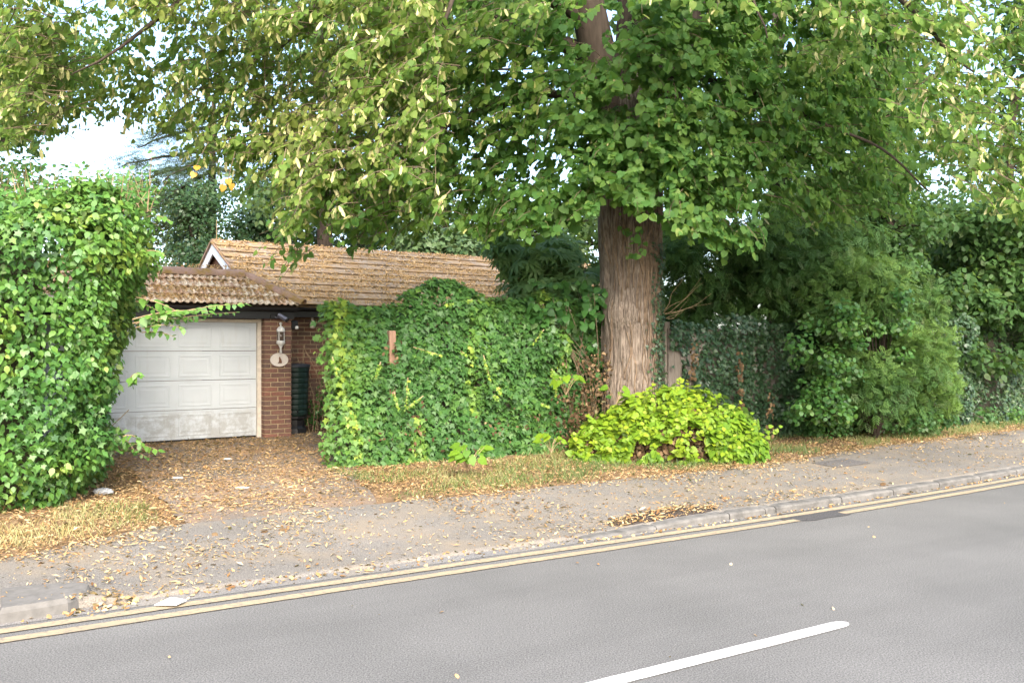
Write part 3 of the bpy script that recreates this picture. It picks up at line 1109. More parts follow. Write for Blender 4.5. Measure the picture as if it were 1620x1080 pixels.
pl = empty('oval_plaque', B(-.21, -.01, 1.45), 'oval cream house plaque with a brown sitting animal on the brick pillar', 'plaque')
m = MB()
n = 32
V = []
for (k, b_) in ((1, -.003), (1, -.022), (.93, -.028), (.90, -.022), (.88, -.021)):
    V += [B(-.21 + .148 * k * math.cos(2 * math.pi * j / n), b_, 1.455 + .112 * k * math.sin(2 * math.pi * j / n)) for j in range(n)]
F = [(q * n + j, q * n + (j + 1) % n, q * n + n + (j + 1) % n, q * n + n + j) for q in range(4) for j in range(n)] + [tuple(4 * n + j for j in range(n))]
m.add(V, F).build('plate', M['plaque'], pl)
sil = [(-.030, -.058), (.036, -.058), (.040, -.040), (.032, -.005), (.020, .022), (.010, .034), (.008, .052), (.001, .040), (-.006, .052), (-.011, .030), (-.017, .022), (-.010, .010), (-.012, -.015), (-.014, -.040), (-.030, -.047)]
m = MB()
V = [B(-.205 + x, -.0215, 1.458 + z) for x, z in sil] + [B(-.205 + x * .8, -.032, 1.456 + z * .88) for x, z in sil]
k = len(sil)
m.add(V, [(i, (i + 1) % k, k + (i + 1) % k, k + i) for i in range(k)] + [tuple(k + i for i in range(k))]).build('animal_relief', M['animal'], pl)

sc = empty('security_camera', B(-.23, -.08, 2.16), 'dark tubular security camera under the eaves above the lantern', 'camera')
c0, c1 = np.array(B(-.255, -.115, 2.175)), np.array(B(-.14, -.22, 2.09))
MB().tube([c0, c0 + (c1 - c0) * .92], .038, 14).build('casing', M['chrome'], sc, False)
MB().tube([c0 + (c1 - c0) * .9, c1], [.040, .034], 14).build('lens', M['black'], sc)
MB().tube([B(-.31, -.062, 2.15), B(-.28, -.10, 2.13), c0 + (c1 - c0) * .35], .012, 8).build('bracket', M['chrome'], sc)
MB().cbox(-.37, -.28, -.085, -.061, 2.12, 2.19, .006, B).build('mount', M['black'], sc)

fl = empty('floodlight', B(.07, .1, 2.05), 'small black security light with pale lens beside the pillar top', 'light')
MB().cbox(.0, .12, .02, .13, 1.95, 2.09, .015, B).build('housing', M['black'], fl)
MB().lathe([(.004, -.05), (.026, -.045), (.03, -.02), (.026, .0), (.004, .004)], 12, B(.085, -.005, 2.0)).build('sensor', M['lamp_white'], fl, True)
MB().box(-.03, .0, .05, .10, 2.0, 2.03, B).build('wall_arm', M['black'], fl)

hl = empty('eaves_lamp', B(.62, .75, 2.05), 'small cream lamp hanging under the house eaves beside the ivy', 'lamp')
MB().lathe([(.012, .0), (.045, .01), (.05, .05), (.045, .11), (.02, .14), (.02, .20)], 14, B(.62, .72, 1.98)).build('lamp_body', M['cream_frame'], hl, True)
MB().tube([B(.62, .72, 2.17), B(.62, .80, 2.19)], .01, 6).build('wall_arm', M['cream_frame'], hl)

bx, by, _ = B(.20, .45, 0)
wb = empty('water_butt', (bx, by, .2), 'dark green ribbed water butt on a black stand beside the pillar', 'water butt')
prof = [(.20, .50)]
for k in range(9):
    z = .52 + .09 * k
    prof += [(.215 + .003 * k, z), (.222 + .003 * k, z + .02), (.222 + .003 * k, z + .06), (.215 + .003 * k, z + .08)]
MB().lathe(prof, 24, (bx, by, 0)).build('barrel', M['butt'], wb, False)
MB().lathe([(.25, 1.32), (.262, 1.325), (.262, 1.36), (.24, 1.375), (.06, 1.385)], 24, (bx, by, 0)).build('lid', M['butt_lid'], wb, False)
MB().lathe([(.21, .17), (.20, .30), (.17, .34), (.17, .44), (.21, .47), (.21, .499)], 12, (bx, by, 0)).build('stand', M['black'], wb, False)
MB().tube([(bx + .10, by - .19, .60), (bx + .12, by - .26, .60), (bx + .12, by - .27, .56)], .014, 8).build('tap', M['black'], wb)


# ================================================================== LIME TREE
def smooth_path(pts, n):
    pts = np.array(pts, float)
    d_ = np.r_[0, np.cumsum(np.linalg.norm(np.diff(pts, axis=0), axis=1))]
    q = np.linspace(0, d_[-1], n)
    P = np.stack([np.interp(q, d_, pts[:, k]) for k in range(3)], 1)
    for _ in range(2):
        P[1:-1] = (P[:-2] + 2 * P[1:-1] + P[2:]) / 4
    return P


def wiggle(P, amp, seed):
    r = np.random.default_rng(seed)
    o = r.normal(size=P.shape) * amp
    o[0] = 0
    for _ in range(2):
        o[1:-1] = (o[:-2] + 2 * o[1:-1] + o[2:]) / 4
    return P + o


TX, TY = 1.80, 12.62                         # the trunk's foot
lime = empty('lime_tree', (TX, TY, .16), 'huge lime tree with ridged trunk and green canopy over the verge', 'tree')
nz_, na = 170, 144
zz = np.linspace(.05, 5.6, nz_)
th = np.linspace(0, 2 * math.pi, na, endpoint=False)
rad = np.interp(zz, [0, .3, .7, 1.2, 1.9, 2.6, 3.4, 4.4, 5.2, 5.6], [.60, .52, .455, .425, .425, .435, .46, .47, .45, .36])
cxs = np.interp(zz, [0, 1.2, 2.4, 3.5, 5.6], [TX + .0, TX - .005, TX - .045, TX - .05, TX - .02])
ZZ, TH = np.meshgrid(zz, th, indexing='ij')
RR = np.repeat(rad[:, None], na, 1)
cyl = np.stack([np.cos(TH) * 4.8 + .12 * ZZ, np.sin(TH) * 4.8, ZZ * .36], -1)
fl_ = fbm(cyl, 2.6, 41, 3)
RR = RR + .055 * (np.abs(fl_ - .5) * 2) ** .7 - .016
RR = RR + .05 * (noise(np.stack([np.cos(TH), np.sin(TH), ZZ * .5], -1), 1.6, 12) - .5)
def bulge(thc, zc, wth, wz, amp):
    dth = (TH - thc + math.pi) % (2 * math.pi) - math.pi
    return amp * np.exp(-(dth / wth) ** 2 - ((ZZ - zc) / wz) ** 2)
fc = -math.pi / 2                            # the side towards the road
RR = RR + bulge(fc - .75, 2.15, .35, .22, .07) + bulge(fc - .15, 2.13, .4, .13, .05) + bulge(fc - .9, 1.05, .5, .25, .03)
RR = RR + bulge(fc + 1.0, .1, .5, .45, .12) + bulge(fc - 1.0, .1, .4, .4, .10) + bulge(fc - .95, 2.55, .16, .28, -.035) + bulge(fc - .35, 1.55, .25, .1, .02)
Xt = cxs[:, None] + RR * np.cos(TH)
Yt = TY + RR * np.sin(TH)
v = np.stack([Xt, Yt, ZZ], -1).reshape(-1, 3)
i = np.arange(nz_ * na).reshape(nz_, na)
q = np.stack([i[:-1], np.roll(i, -1, 1)[:-1], np.roll(i, -1, 1)[1:], i[1:]], -1).reshape(-1, 4)
me = bpy.data.meshes.new('trunk')
raw_mesh(me, v, q.reshape(-1), np.full(len(q), 4))
me.shade_smooth()
link('trunk', me, lime, M['bark'])


def surf(thc, z):
    """a point on the bark"""
    a = int((thc % (2 * math.pi)) / (2 * math.pi) * na) % na
    b = min(nz_ - 1, max(0, int((z - .05) / 5.55 * (nz_ - 1))))
    return np.array((Xt[b, a], Yt[b, a], ZZ[b, a]))


# limbs
LIMBS = [
    ([(TX - .16, TY - .12, 4.6), at(938, 60, 12.4), at(918, -60, 12.2), at(860, -300, 12)], .30, .17),
    ([(TX - .0, TY - .05, 4.7), at(1003, 60, 12.7), at(1008, -120, 12.5), at(1030, -420, 12.4)], .30, .17),
    ([(TX + .20, TY, 4.7), at(1085, 40, 12.7), at(1120, -120, 12.5), at(1200, -380, 12.2)], .28, .15),
    ([(TX, TY + .2, 5.0), at(1010, -60, 13.4), at(1040, -350, 14.5)], .32, .18),
    ([(TX - .25, TY - .05, 5.0), at(925, 85, 12.5), at(870, 68, 12.6), at(780, 20, 12.6), at(640, -40, 12.3)], .16, .07),
    ([at(930, 40, 12.4), at(800, -60, 11.5), at(640, -40, 10.8), at(520, 20, 10.2), at(430, 90, 9.8)], .12, .012),
    ([at(925, -40, 12.2), at(700, -160, 11.2), at(480, -130, 10.2), at(330, -30, 9.6), at(220, 60, 9.3), at(120, 130, 9.2)], .12, .008),
    ([at(1090, -40, 12.5), at(1230, -120, 11.2), at(1370, -60, 10.2), at(1460, 30, 9.6), at(1530, 120, 9.3)], .11, .01),
    ([at(1030, 120, 12.2), at(1150, 130, 11.6), at(1290, 190, 11.2), at(1400, 240, 11.0), at(1480, 305, 10.9)], .045, .010),
    ([at(940, 150, 12.2), at(850, 150, 11.7), at(720, 190, 11.3), at(640, 250, 11.0)], .07, .012),
    ([at(1060, -20, 12.0), at(1130, -60, 10.5), at(1180, -20, 9.6), at(1220, 60, 9.2)], .05, .008),
    ([at(960, -100, 12.0), at(800, -160, 10.2), at(740, -70, 9.3), at(700, 40, 8.9)], .09, .02),
]
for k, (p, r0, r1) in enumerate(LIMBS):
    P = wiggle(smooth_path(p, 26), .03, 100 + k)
    MB().tube(P, np.linspace(r0, r1, 26) , 12 if r0 > .2 else 8).build('limb', M['shaded_limb_bark'], lime, True)
# dry ivy stems clinging to the bark
vm = MB()
vr = np.random.default_rng(5)
for k in range(95):
    if k < 60:
        t0, z0, z1 = fc + vr.uniform(.35, 1.35), vr.uniform(1.6, 3.2), vr.uniform(3.2, 4.6)
    elif k < 80:
        t0, z0, z1 = fc + vr.uniform(-.8, .5), vr.uniform(1.9, 3.0), vr.uniform(3.3, 4.6)
    else:
        t0, z0, z1 = fc + vr.uniform(-1.2, 1.2), vr.uniform(.5, 1.5), vr.uniform(1.4, 2.6)
    n = 16
    wander = np.cumsum(vr.normal(0, .05, n)) + np.linspace(0, vr.normal(0, .15), n)
    pts = []
    for j in range(n):
        p = surf(t0 + wander[j], lerp(z0, z1, j / (n - 1)))
        pts.append(p + np.array((math.cos(t0 + wander[j]), math.sin(t0 + wander[j]), 0)) * .012)
    vm.tube(smooth_path(pts, n), np.linspace(.011, .006, n) * vr.uniform(.5, 1.2), 4)
vm.build('dry_ivy_stems', M['vine'], lime, True, kind='stuff')


class Leaves:
    def __init__(self):
        self.p, self.n, self.t, self.s, self.c = [], [], [], [], []

    def add(self, p, n, t, s, c):
        self.p.append(p); self.n.append(n); self.t.append(t); self.s.append(s); self.c.append(c)

    def get(self):
        p, n, t, s, c = (np.concatenate(q) for q in (self.p, self.n, self.t, self.s, self.c))
        return p, frames(n, t), s, c


LL, LB, LU = Leaves(), Leaves(), Leaves()
TW = MB()


def spray(start, dirn, length, nl, size, tint, rng, L, bracts=0.0, twig=True):
    """a drooping shoot with leaves left and right"""
    d_ = unit(dirn)
    n = 7
    P = np.zeros((n, 3)); P[0] = start
    for k in range(1, n):
        d_ = unit(d_ + np.array((0, 0, -.16)) + rng.normal(0, .07, 3))
        P[k] = P[k - 1] + d_ * length / (n - 1)
    if twig: TW.tube(P[::2], [.006, .005, .004, .002], 3, False)
    q = np.sort(rng.uniform(.08, 1.0, nl))
    base = np.stack([np.interp(q * (n - 1), np.arange(n), P[:, k]) for k in range(3)], 1)
    side = unit(np.cross(d_, (0, 0, 1)) + 1e-6)
    sg = np.where(np.arange(nl) % 2 == 0, 1, -1)[:, None]
    rad_ = unit(np.array((start[0] - TX, start[1] - TY, 0)) + 1e-6)
    tip = side[None] * sg * .75 + d_[None] * .55 + np.array((0, 0, -.75)) + rng.normal(0, .3, (nl, 3))
    nrm = np.array((0, 0, .42)) + rad_[None] * .75 + rng.normal(0, .45, (nl, 3))
    pos = base + unit(tip) * .03 + rng.normal(0, .012, (nl, 3))
    s = size * rng.uniform(.45, 1.2, nl) * np.where(q > .85, .75, 1)
    c = np.clip(tint + rng.normal(0, .10, nl) + .10 * (q > .85), 0, 1)
    L.add(pos, nrm, tip, s, c)
    if bracts > 0:
        nb = rng.poisson(bracts)
        if nb:
            j = rng.integers(0, nl, nb)
            bp = base[j] + rng.normal(0, .015, (nb, 3))
            LB.add(bp, rng.normal(0, .6, (nb, 3)) + np.array((0, -1, .2)), np.array((0, 0, -1)) + rng.normal(0, .35, (nb, 3)), rng.uniform(.08, .14, nb), rng.random(nb))


rg = np.random.default_rng(21)
BOT_U = [-300, 20, 60, 130, 180, 250, 300, 345, 400, 440, 455, 480, 520, 555, 590, 640, 700, 860, 905, 945, 1000, 1045, 1075, 1150, 1200, 1255, 1330, 1400, 1450, 1480, 1540, 1620, 1900]
BOT_V = [230, 262, 250, 235, 220, 245, 275, 295, 315, 335, 400, 405, 365, 405, 415, 400, 395, 404, 385, 352, 362, 375, 405, 420, 412, 396, 382, 362, 345, 285, 345, 390, 400]


def place(u, v, Y, tint, size, br, rng, nl=None, L=LL, twig=True):
    p = at(u, v, Y)
    out_ = unit(np.array((p[0] - TX, p[1] - TY, 0)) + 1e-6)
    d_ = out_ * .8 + np.array((0, -.35, .05)) + rng.normal(0, .45, 3)
    ln = rng.uniform(.45, .85)
    # the shoot starts above its tip
    st = p - unit(d_) * ln * .5 + np.array((0, 0, ln * .35))
    spray(st, d_, ln, nl or int(rng.integers(11, 19)), size, tint, rng, L, br, twig)


def clump_ok(u, v, Y, lo, seed, sc_=1.0):
    p = at(u, v, Y)
    return noise(np.array([p]), .9 * sc_, seed)[0] > lo


# outer boughs to the left: sunlit, with bracts
n = 0
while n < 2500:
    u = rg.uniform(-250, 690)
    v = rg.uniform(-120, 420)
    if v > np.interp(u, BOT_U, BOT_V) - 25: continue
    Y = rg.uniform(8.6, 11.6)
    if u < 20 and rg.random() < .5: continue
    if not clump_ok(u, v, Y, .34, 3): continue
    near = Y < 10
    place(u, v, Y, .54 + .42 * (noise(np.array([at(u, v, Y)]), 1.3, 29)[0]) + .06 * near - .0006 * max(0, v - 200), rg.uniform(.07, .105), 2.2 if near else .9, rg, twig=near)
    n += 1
# hanging tresses on the left
for (u0, v0, v1, Y) in [(466, 320, 440, 9.9), (452, 380, 448, 9.8), (560, 330, 415, 10.4), (640, 330, 395, 10.6), (593, 350, 448, 10.1), (575, 340, 420, 10.2), (535, 300, 400, 9.9), (520, 290, 350, 10.0), (400, 240, 300, 9.9), (700, 330, 375, 11.0), (815, 350, 378, 11.2), (905, 340, 355, 11.6)]:
    for k in range(7):
        place(u0 + rg.normal(0, 10), rg.uniform(v0, v1) - 20, Y + rg.normal(0, .12), .5, .105, .3, rg, 9)
# outer boughs to the right
n = 0
while n < 560:
    u = rg.uniform(1275, 1880)
    v = rg.uniform(-120, 400)
    if v > np.interp(u, BOT_U, BOT_V) - 25: continue
    if 1355 < u < 1425 and 60 < v < 330: continue
    if u < 1400 and v > 130: continue
    Y = rg.uniform(8.4, 10.8)
    if not clump_ok(u, v, Y, .42, 8): continue
    place(u, v, Y, .66, rg.uniform(.075, .112), 2.4, rg, twig=Y < 9.5)
    n += 1
# near sprays high in the middle
n = 0
while n < 110:
    u, v = rg.uniform(640, 1420), rg.uniform(-120, 30)
    Y = rg.uniform(8.6, 10.2)
    if 905 < u < 1015 and v > -60: continue
    if not clump_ok(u, v, Y, .5, 5): continue
    place(u, v, Y, .66, .11, 1.3, rg)
    n += 1
n = 0
while n < 75:
    u, v, Y = rg.uniform(640, 860), rg.uniform(30, 240), rg.uniform(9.6, 10.8)
    if not clump_ok(u, v, Y, .48, 15): continue
    place(u, v, Y, .68, .11, 1.4, rg)
    n += 1
# dense shoots round the trunk
n = 0
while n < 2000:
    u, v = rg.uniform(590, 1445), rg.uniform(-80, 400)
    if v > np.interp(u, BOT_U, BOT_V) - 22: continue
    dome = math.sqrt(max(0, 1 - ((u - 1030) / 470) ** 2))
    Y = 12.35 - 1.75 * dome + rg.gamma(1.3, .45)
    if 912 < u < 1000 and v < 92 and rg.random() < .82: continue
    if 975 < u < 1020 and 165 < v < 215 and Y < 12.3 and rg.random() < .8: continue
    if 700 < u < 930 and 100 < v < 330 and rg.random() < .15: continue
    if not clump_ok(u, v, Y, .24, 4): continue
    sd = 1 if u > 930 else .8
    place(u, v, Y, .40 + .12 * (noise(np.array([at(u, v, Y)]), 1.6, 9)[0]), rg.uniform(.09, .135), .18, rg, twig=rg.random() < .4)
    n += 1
for k in range(70):                          # a skirt of shoots right against the bark
    u = rg.uniform(925, 1085)
    v = rg.uniform(180, np.interp(u, BOT_U, BOT_V) - 25)
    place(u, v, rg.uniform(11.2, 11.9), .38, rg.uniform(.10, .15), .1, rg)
for k in range(5):
    place(1005 + rg.normal(0, 6), 375 + 9 * k, 11.75, .42, .12, 0, rg, 5)
# back of the crown
n = 0
while n < 900:
    u, v, Y = rg.uniform(480, 1560), rg.uniform(-120, 330), rg.uniform(13.2, 17)
    if v > np.interp(u, BOT_U, BOT_V) - 30: continue
    if not clump_ok(u, v, Y, .36, 6): continue
    if 720 < u < 930 and 60 < v < 320 and rg.random() < .35: continue
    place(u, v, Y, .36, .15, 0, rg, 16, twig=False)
    n += 1
# the crown above the picture
n = 0
while n < 480:
    p = rg.normal(size=3)
    p = unit(p) * rg.uniform(.55, 1) ** .5
    c = np.array((TX - .4, TY + .2, 9.6)) + p * np.array((7.0, 5.6, 4.8))
    vv = HOR - FPX * (c[2] - CAMH) / max(c[1], 1)
    if vv > -100 or noise(np.array([c]), .7, 77)[0] < .42: continue
    spray(c, np.array((c[0] - TX, c[1] - TY, .2)) + rg.normal(0, 1, 3), .9, 16, .19, .45, rg, LU, 0, False)
    n += 1
p, r_, s, c = LL.get()
u_, v_ = 810 + FPX * p[:, 0] / p[:, 1], HOR - FPX * (p[:, 2] - CAMH) / p[:, 1]
far_ = (p[:, 1] > 12.2) | (u_ < -40) | (u_ > 1660) | (v_ < -40)
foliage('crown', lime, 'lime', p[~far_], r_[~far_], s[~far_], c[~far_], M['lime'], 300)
foliage('crown', lime, 'simple', p[far_], r_[far_], s[far_] * 1.1, c[far_], M['lime'])
p, r_, s, c = LU.get()
foliage('upper_crown', lime, 'simple', p, r_, s, c, M['lime'])
p, r_, s, c = LB.get()
foliage('bracts', lime, 'bract', p, r_, s, c, M['bract'])
TW.build('twigs', M['twig'], lime, kind='stuff')
# two turning leaves hanging low on the left
yl = Leaves()
for (u, v) in ((312, 262), (308, 272), (360, 282), (354, 292), (367, 290)):
    yl.add(at(u, v, 9.2)[None], np.array([(.2, -1, .3)]) + .3 * rnd(1), np.array([(.1, 0, -1.)]) + .3 * rnd(1), np.array([.082]), np.array([.6]))
MB().tube(smooth_path([at(330, 225, 9.3), at(318, 245, 9.25), at(311, 262, 9.2)], 5), .004, 4).build('twig', M['twig'], lime)
MB().tube(smooth_path([at(372, 240, 9.3), at(366, 262, 9.25), at(361, 284, 9.2)], 5), .004, 4).build('twig', M['twig'], lime)
p, r_, s, c = yl.get()
for i in range(len(p)):
    o = bpy.data.objects.new('yellow_leaf', single_leaf_mesh('lime', 3 + i % 3, M['yellow_leaf']))
    COL.objects.link(o); o.parent = lime
    o.matrix_local = Matrix([list(r_[i][k] * s[i]) + [p[i][k] - lime.location[k]] for k in range(3)] + [[0, 0, 0, 1]])


# ================================================================== PLANTS ON A SURFACE
def shell(P, nrm, depth, rng, size, tint, up=.45, jit=.55, down=1.0):
    """leaves spread just inside a surface: P points, nrm outward"""
    n = len(P)
    dp = -np.abs(rng.normal(0, depth, n)) + depth * .35
    pos = P + nrm * dp[:, None]
    nn = nrm + np.array((0, 0, up)) + rng.normal(0, jit, (n, 3))
    tip = np.array((0, 0, -down)) + nrm * .35 + rng.normal(0, .45, (n, 3))
    return pos, frames(nn, tip), size[0] + (size[1] - size[0]) * rng.random(n), np.clip(tint, 0, 1)


def xyz(s, t, z):
    x, y = W(s, t, False)
    return np.stack([x, y, np.asarray(z, float) + 0 * x], -1)


def n2(ds, dt):
    """direction in the road frame to world"""
    return np.stack([ds * D[0] + dt * N[0], ds * D[1] + dt * N[1]], -1)


def ray_s(u, t):
    q = (u - 810) / FPX
    c, sn = math.cos(PSI), math.sin(PSI)
    return t * (sn + q * c) / (c - q * sn)


# ---- the big hedge on the left
hedge = empty('hedge', (*map(float, W(-1, 11)), .15), 'tall bright green leafy hedge overgrowing the left side of the driveway', 'hedge')
hr = np.random.default_rng(31)


def hedge_pts(n, smin, top_only=False):
    def sr(z): return np.interp(z, [0, .5, 1.2, 2.0, 2.8, 3.4], [.60, .76, .93, 1.05, 1.20, 1.08])
    P, Nn = [], []
    k = hr.random(n)
    z = .12 + hr.random(n) ** .9 * 3.25
    s_ = sr(z)
    # walk round front, corner, side
    per_f, per_s = s_ - smin, 3.9
    a = hr.random(n) * (per_f + per_s)
    front = a < per_f
    s = np.where(front, smin + a, s_)
    t = np.where(front, 9.12, 9.12 + (a - per_f))
    ns = np.where(front, 0, 1.0)
    nt = np.where(front, -1.0, 0)
    # round the corner
    dc = np.where(front, s_ - s, t - 9.12)
    w = np.exp(-(dc / .35) ** 2)
    ns = ns * (1 - w) + w * .7
    nt = nt * (1 - w) - w * .7
    s = s - .22 * w * np.where(front, 1, 1) * .7
    t = t + .22 * w * .7
    # round the top
    zt = 3.28
    wt = sm(zt - .7, zt, z)
    s = s - ns * .30 * wt ** 2
    t = t - nt * .30 * wt ** 2
    nz = wt * 1.1
    top = k < .22
    s = np.where(top, smin + hr.random(n) * (1.0 - smin), s)
    t = np.where(top, 9.35 + hr.random(n) * 3.4, t)
    z = np.where(top, 3.22, z)
    ns, nt, nz = np.where(top, 0, ns), np.where(top, -.3, nt), np.where(top, 1, nz)
    xy = n2(ns, nt)
    nrm = unit(np.concatenate([xy, nz[:, None]], 1))
    P = xyz(s, t, z)
    P = P + nrm * ((fbm(P, 1.5, 51, 3) - .5) * .75 + (noise(P, 5.5, 52) - .5) * .22)[:, None]
    return P, nrm


Pa, na_ = hedge_pts(33000, -.6)
tint = .30 + .42 * fbm(Pa, 1.6, 61, 2) + hr.normal(0, .10, len(Pa))
tint = tint + .22 * (fbm(Pa, 2.6, 66, 2) > .60)
p, r_, s, c = shell(Pa, na_, .14, hr, (.04, .095), tint + .06, .5, .75)
iv = fbm(Pa, 1.1, 67, 2) < .46               # patches where ivy grows through
foliage('ivy_leaves', hedge, 'ivy', p[iv], r_[iv], s[iv] * .9, c[iv] - .12, M['hedge'])
foliage('leaves', hedge, 'ovate', p[~iv], r_[~iv], s[~iv], c[~iv], M['hedge'], 300)
Pa, na_ = hedge_pts(10000, -5.5)
sel = ST(Pa[:, 0], Pa[:, 1])[0] < -.55
Pa, na_ = Pa[sel], na_[sel]
p, r_, s, c = shell(Pa, na_, .16, hr, (.08, .12), .30 + .42 * fbm(Pa, 1.6, 61, 2), .55, .5)
foliage('leaves', hedge, 'ovate', p, r_, s, c, M['hedge'])
MB().box(-5.3, .28, 9.62, 12.6, .1, 2.85, lambda a, b, z: tuple(xyz(np.array(a), np.array(b), z))).build('dark_filler_box', M['dark_core'], hedge)  # solid dark box added inside to make the hedge opaque, not real growth
hs, hl_ = MB(), Leaves()


def shoot(p0, p1, nl, size, tint, rng, stems, L, sag=.05, hang=.7):
    n = 8
    q = np.linspace(0, 1, n)[:, None]
    P = np.array(p0) * (1 - q) + np.array(p1) * q
    P[:, 2] -= 4 * sag * (q[:, 0] * (1 - q[:, 0])) * -1
    stems.tube(P, np.linspace(.007, .002, n), 4, False)
    a = np.linspace(.12, 1, nl)
    base = np.stack([np.interp(a, np.linspace(0, 1, n), P[:, k]) for k in range(3)], 1)
    ax = unit(P[-1] - P[0])
    sd = unit(np.cross(ax, (0, .3, 1)))
    sg = np.where(np.arange(nl) % 2 == 0, 1, -1)[:, None]
    tip = sd * sg * .8 + ax * .5 + np.array((0, 0, -hang)) + rng.normal(0, .25, (nl, 3))
    nr = np.array((0, -.6, .7)) + rng.normal(0, .4, (nl, 3))
    L.add(base, nr, tip, size * rng.uniform(.7, 1.1, nl) * np.linspace(1, .65, nl), np.clip(tint + rng.normal(0, .08, nl), 0, 1))


# upright shoots along the top, and a branch reaching over the garage door
for k in range(150):
    u = hr.uniform(-10, 240)
    b0 = at(u, 335, hr.uniform(8.6, 10.6))
    shoot(b0, b0 + np.array((hr.normal(0, .12), hr.normal(0, .1), hr.uniform(.15, .60))), 9, .10, .5, hr, hs, hl_, 0, .1)
for (a_, b_, n_, Y) in [((215, 512), (386, 480), 30, 8.8), ((210, 505), (330, 492), 20, 8.7), ((225, 520), (290, 520), 9, 8.75), ((215, 470), (300, 505), 14, 8.8),
                        ((225, 400), (262, 405), 8, 8.7), ((228, 345), (270, 350), 9, 8.9), ((195, 690), (225, 700), 8, 8.6),
                        ((190, 705), (250, 712), 10, 9.4), ((205, 600), (222, 594), 8, 8.7)]:
    shoot(at(*a_, Y), at(*b_, Y - .1), n_, .125, .66, hr, hs, hl_, .04, .8)
    shoot(at(a_[0], a_[1] + 6, Y + .1), at(b_[0] - 12, b_[1] + 14, Y), n_, .085, .55, hr, hs, hl_, .03, .9)
p, r_, s, c = hl_.get()
foliage('shoot_leaves', hedge, 'ovate', p, r_, s, c, M['hedge'])
hs.build('shoots', M['dry_stem'], hedge, kind='stuff')
# dry stems low in the front of the hedge
m = MB()
for k in range(14):
    a_ = at(hr.uniform(50, 110), hr.uniform(745, 790), 8.3 + hr.uniform(0, .3))
    m.tube(smooth_path([a_, a_ + hr.normal(0, .12, 3) + np.array((0, -.02, .12)), a_ + hr.normal(0, .2, 3) + np.array((0, .1, .35))], 6), .005, 4)
m.build('bare_stems', M['twig'], hedge, kind='stuff')

# ---- fences
FT = 10.55


def fence(name, s0, s1, t, top, label):
    f = empty(name, (*map(float, W((s0 + s1) / 2, t, False)), .17), label, 'fence')
    k = 0
    s = s0
    while s < s1:
        m = MB()
        h = top + random.uniform(-.02, .02)
        tw = random.uniform(-.004, .004)
        m.box(s, s + .118, t - .012 + tw, t + .008 + tw, .12, h, lambda a, b, z: tuple(map(float, xyz(np.array(a), np.array(b), z))))
        m.build('board', M['old_wood'], f)
        s += .122
        k += 1
    s = s0
    while s < s1 + .1:
        MB().box(s - .05, s + .05, t + .012, t + .11, .1, top + .1, lambda a, b, z: tuple(map(float, xyz(np.array(a), np.array(b), z)))).build('post', M['old_wood'], f)
        s += 1.83
    for z in (.55, 1.55):
        MB().box(s0, s1, t + .0135, t + .06, z, z + .075, lambda a, b, z_: tuple(map(float, xyz(np.array(a), np.array(b), z_)))).build('rail', M['old_wood'], f)
    return f


f1 = fence('board_fence', 3.62, 7.7, FT, 1.95, 'weathered board fence buried under ivy beside the driveway')
sP = ray_s(621, 10.28)
MB().cbox(sP - .045, sP + .045, 10.27, 10.36,   .15, 1.88, .006, lambda a, b, z: tuple(map(float, xyz(np.array(a), np.array(b), z)))).build('post', mat_simple('pinkish_old_post', (.26, .16, .11), .9, .3, 8, .15, stretch=(6, 6, .6), bmp=.3), f1)
f2 = fence('board_fence', 8.75, 20.0, 10.12, 1.95, 'grey board fence showing between trunk and dark ivy')

# ---- ivy on the fence by the driveway
ivy = empty('ivy', (*map(float, W(5.5, 10.3, False)), .17), 'thick bright green ivy smothering the fence between driveway and lime trunk', 'ivy')
ir = np.random.default_rng(41)
cu = [498, 512, 530, 560, 600, 640, 665, 690, 715, 740, 756, 800, 850, 900, 960, 990]
cv = [540, 498, 487, 480, 482, 480, 463, 440, 434, 440, 460, 462, 466, 462, 470, 480]
cs = np.array([ray_s(u, 10.25) for u in cu])
cz = np.array([CAMH + (HOR - v_) / FPX * (s_ * D[1] + 10.25 * N[1]) for v_, s_ in zip(cv, cs)])


def ivy_pts(n):
    s = ir.uniform(3.44, 8.0, n)
    top = np.interp(s, cs, cz) + .06 * (noise(np.stack([s, s * 0, s * 0], -1), 6, 3) - .5)
    k = ir.random(n)
    z = .14 + (top - .14) * k
    be = .10 + .16 * sm(0, .9, top - z) + .10 * sm(1.1, .2, z)
    t = FT - .02 - be
    # rounded left end
    w = np.exp(-((s - 3.44) / .13) ** 2)
    t = t + .30 * w * ir.random(n) * 1.4
    ns, nt, nz = -w * 1.2, -np.ones(n), .15 + 1.2 * sm(.35, 0, top - z)
    # top, leaning over the back
    tp = ir.random(n) < .10
    z = np.where(tp, top - .02, z)
    t = np.where(tp, FT - .1 + ir.random(n) * .35, t)
    nz = np.where(tp, 1.2, nz)
    nrm = unit(np.concatenate([n2(ns, nt), nz[:, None]], 1))
    P = xyz(s, t, z)
    P = P + nrm * ((fbm(P, 1.8, 71, 3) - .5) * .5 + (noise(P, 6, 72) - .5) * .16)[:, None]
    return P, nrm, s, z


